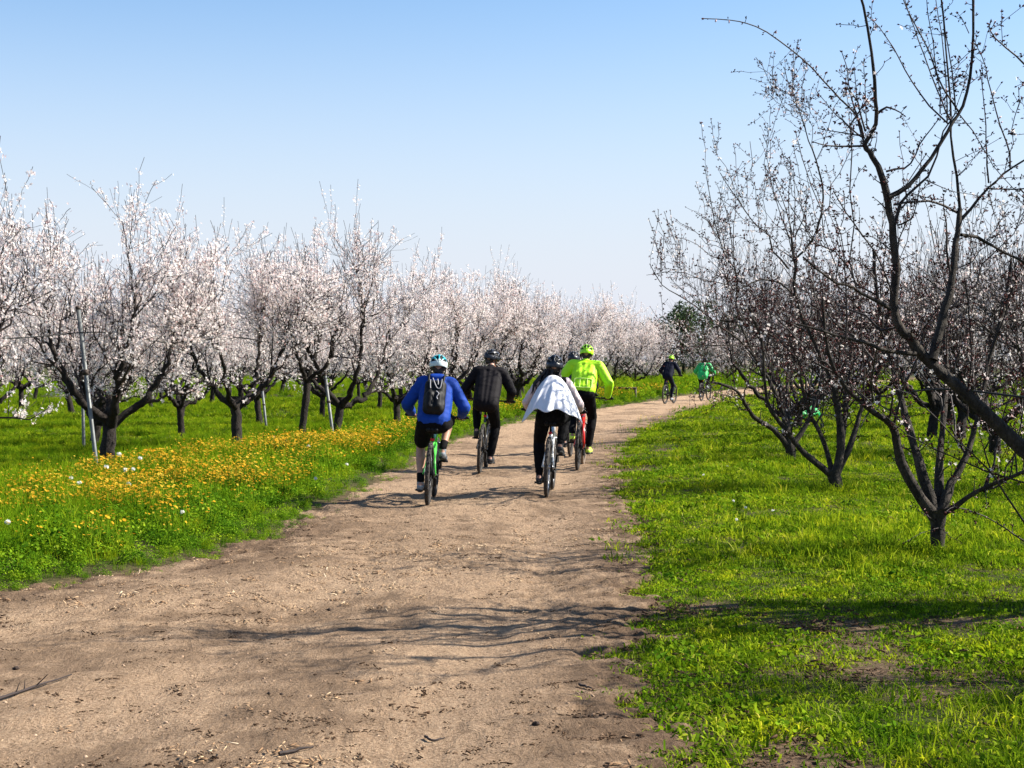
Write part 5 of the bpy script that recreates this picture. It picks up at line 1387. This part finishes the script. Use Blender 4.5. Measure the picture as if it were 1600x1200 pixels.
def hose(name, pts, label, r=.009):
    p, rad = pline(pts, [r] * len(pts), 60)
    tag(obj(name, mk_mesh(name, *tubes([(p, rad)], 6), [M_hose])), label, 'hose')
hose('irrigation_hose', [(-6.7, 16.5, 1.95), (-6.2, 18.7, 1.86), (-5.55, 20.7, 1.97), (-5.0, 22.5, 1.85), (-4.35, 24.2, 1.95), (-3.8, 26, 1.85), (-3.25, 28.1, 1.96), (-2.4, 32.7, 1.9), (-1.6, 37.7, 1.95)], 'black irrigation hose strung at head height through the left front row')
hose('irrigation_hose', [(3.9, 8.2, 1.36), (3.75, 10.5, 1.32), (3.5, 12.5, 1.36), (3.65, 15.5, 1.22), (3.95, 18.5, 1.16), (4.15, 21, 1.05), (4.3, 23.4, 1.1), (4.8, 27, 1.0), (5.2, 29.2, 1.1)], 'black irrigation hose strung at waist height through the bare trees on the right')
# bent irrigation pipe beside the track
t = empty('irrigation_pipe', tuple(P(993, 626, 60) * [1, 1, 0]), 0)
tag(t, 'bent dark irrigation pipe standing in the grass left of the far rider in navy', 'pipe')
e = P(993, 607, 60) - P(993, 626, 60) * [1, 1, 0]; zt = e[2]
obj('tube', mk_mesh('tube', *join_parts([rod((0, 0, -.1), (0, 0, zt), .045), capsule((0, 0, zt), .05, (-1.5, .2, zt + .02), .04), ]), [M_pipe]), t)
obj('valve', mk_mesh('valve', *join_parts([torus((-.12, -.05, .22), .10, .02, nu=20, nv=6), capsule((-.3, 0, .12), .05, (.0, 0, .15), .05)]), [M_pipe]), t)
obj('post', mk_mesh('post', *rod((-1.4, .2, -.1), (-1.4, .2, zt), .04), [M_pipe]), t)

# clods and sticks lying on the track
def clod(px, py, s, label, seed):
    x, d = ride(px, py); r = np.random.default_rng(seed)
    V, F = sphere((0, 0, 0), (1, .75, .6), 12, 8)
    s *= .62
    V = V * (1 + r.normal(0, .2, (len(V), 1))) * s
    o = obj('dirt_clod', mk_mesh('dirt_clod', V, F, [M_clod])); o.location = (x, d, float(path_z(np.array([x]), np.array([d]))[0]) + s * .35); o.rotation_euler = (0, 0, seed)
    tag(o, label, 'clod', 'dark clods on the track')
clod(25, 1045, .030, 'dark clod of earth near the left edge of the track', 1)
clod(462, 955, .020, 'small dark clod left of the branch shadows', 2)
clod(514, 950, .022, 'small dark clod just right of another in mid-track', 3)
clod(838, 1136, .030, 'largest dark clod low in the middle of the track', 4)
clod(420, 1090, .016, 'dark clod in mid-track, left one of the close pair', 5)
clod(440, 1091, .015, 'dark clod in mid-track, right one of the close pair', 6)
def stick(pts, r, label, on=path_z):
    q = []
    for a_, b_ in pts:
        x, d = ride(a_, b_); q.append((x, d, float(on(np.array([x]), np.array([d]))[0]) + r + .004))
    p, rad = pline(q, [r, r * .8, r * .4], 12, .002)
    g_ = spawn([(p, rad)], 6, .2, .9, .04, .1, .2, 1, .4, .1, .7, .004, 4, 0, .003)
    L_ = [tubes([(p, rad)], 6)] + ([tubes(g_, 4)] if g_ else [])
    tag(obj('fallen_stick', mk_mesh('fallen_stick', *join_parts(L_), [M_twig])), label, 'stick', 'sticks on the ground')
stick([(-10, 1102), (45, 1082), (112, 1060)], .008, 'long thin stick at the left edge of the track')
stick([(436, 1190), (465, 1183), (490, 1178)], .008, 'short dark stick at the bottom of the track')
stick([(664, 1150), (675, 1154), (695, 1150)], .006, 'small curved stick low in the track, left of the largest clod')
stick([(905, 1075), (915, 1078), (925, 1082)], .007, 'short stick near the right verge of the track')
stick([(1142, 872), (1160, 864), (1192, 857)], .012, 'broken branch lying on the turf left of the forked bare tree', gz)

# white puffs of wild flowers
def white_flower(px, py, hgt, s, label, group):
    d = (CAMH - hgt) * FPX / (py - HOR); x = (px - 800) / FPX * d; z0 = float(gz(x, d))
    t = empty('white_flower', (x, d, z0), 0); tag(t, label, 'flower', group)
    obj('stem', mk_mesh('stem', *tubes([pline([(0, 0, 0), (.01, 0, hgt * .5), (0, 0, hgt - z0)], [.004, .003, .003], 6)], 4), [M_herb]), t)
    r = np.random.default_rng(int(px)); k = 16
    d_ = unit(r.normal(0, 1, (k, 3)) * [1, 1, .4] + [0, 0, .35]) * (.3 + .9 * r.random((k, 1)))
    V, F = stamp(*BL_T, d_ * s * .42 + [0, 0, hgt - z0], frames(d_, r.random(k) * 6), np.full(k, s * .38))
    obj('flower_head', mk_mesh('flower_head', V, F, [M_white], False), t)
for px, py, h_, s_ in ((186, 710, .40, .05), (219, 716, .40, .045), (166, 730, .35, .05), (196, 735, .32, .055), (208, 733, .34, .045), (201, 756, .28, .045), (124, 755, .28, .045), (12, 816, .25, .04), (285, 800, .25, .035),
                       (447, 690, .3, .05), (482, 697, .3, .045), (428, 683, .3, .04), (493, 748, .25, .035), (542, 726, .25, .035), (111, 747, .28, .04), (592, 692, .25, .04)):
    white_flower(px, py, h_, s_, 'white ball-shaped wild flower in the orange-dotted meadow', 'white flowers in the meadow')
for px, py in ((1146, 783), (1165, 793), (1208, 798), (1151, 812), (1137, 728), (1099, 742)):
    white_flower(px, py, .10, .026, 'small white flower in the turf right of the track', 'white flowers in the right turf')

# green sack on the grass behind the bare trees
sx_, sy_ = 40 * (1262 - 800) / FPX, 40.0
t = empty('green_sack', (sx_, sy_, float(gz(sx_, sy_))), .3); tag(t, 'emerald green plastic sack on the grass behind the bare trees', 'sack')
remesh('bag', [capsule((-.22, 0, .12), .14, (.2, .02, .13), .15), capsule((.05, 0, .2), .12, (.1, .03, .32), .07)], M_green, t, .02, 3, .02, 8)
obj('tie', mk_mesh('tie', *torus((.1, .03, .36), .05, .012, nu=16, nv=6), [M_black]), t)
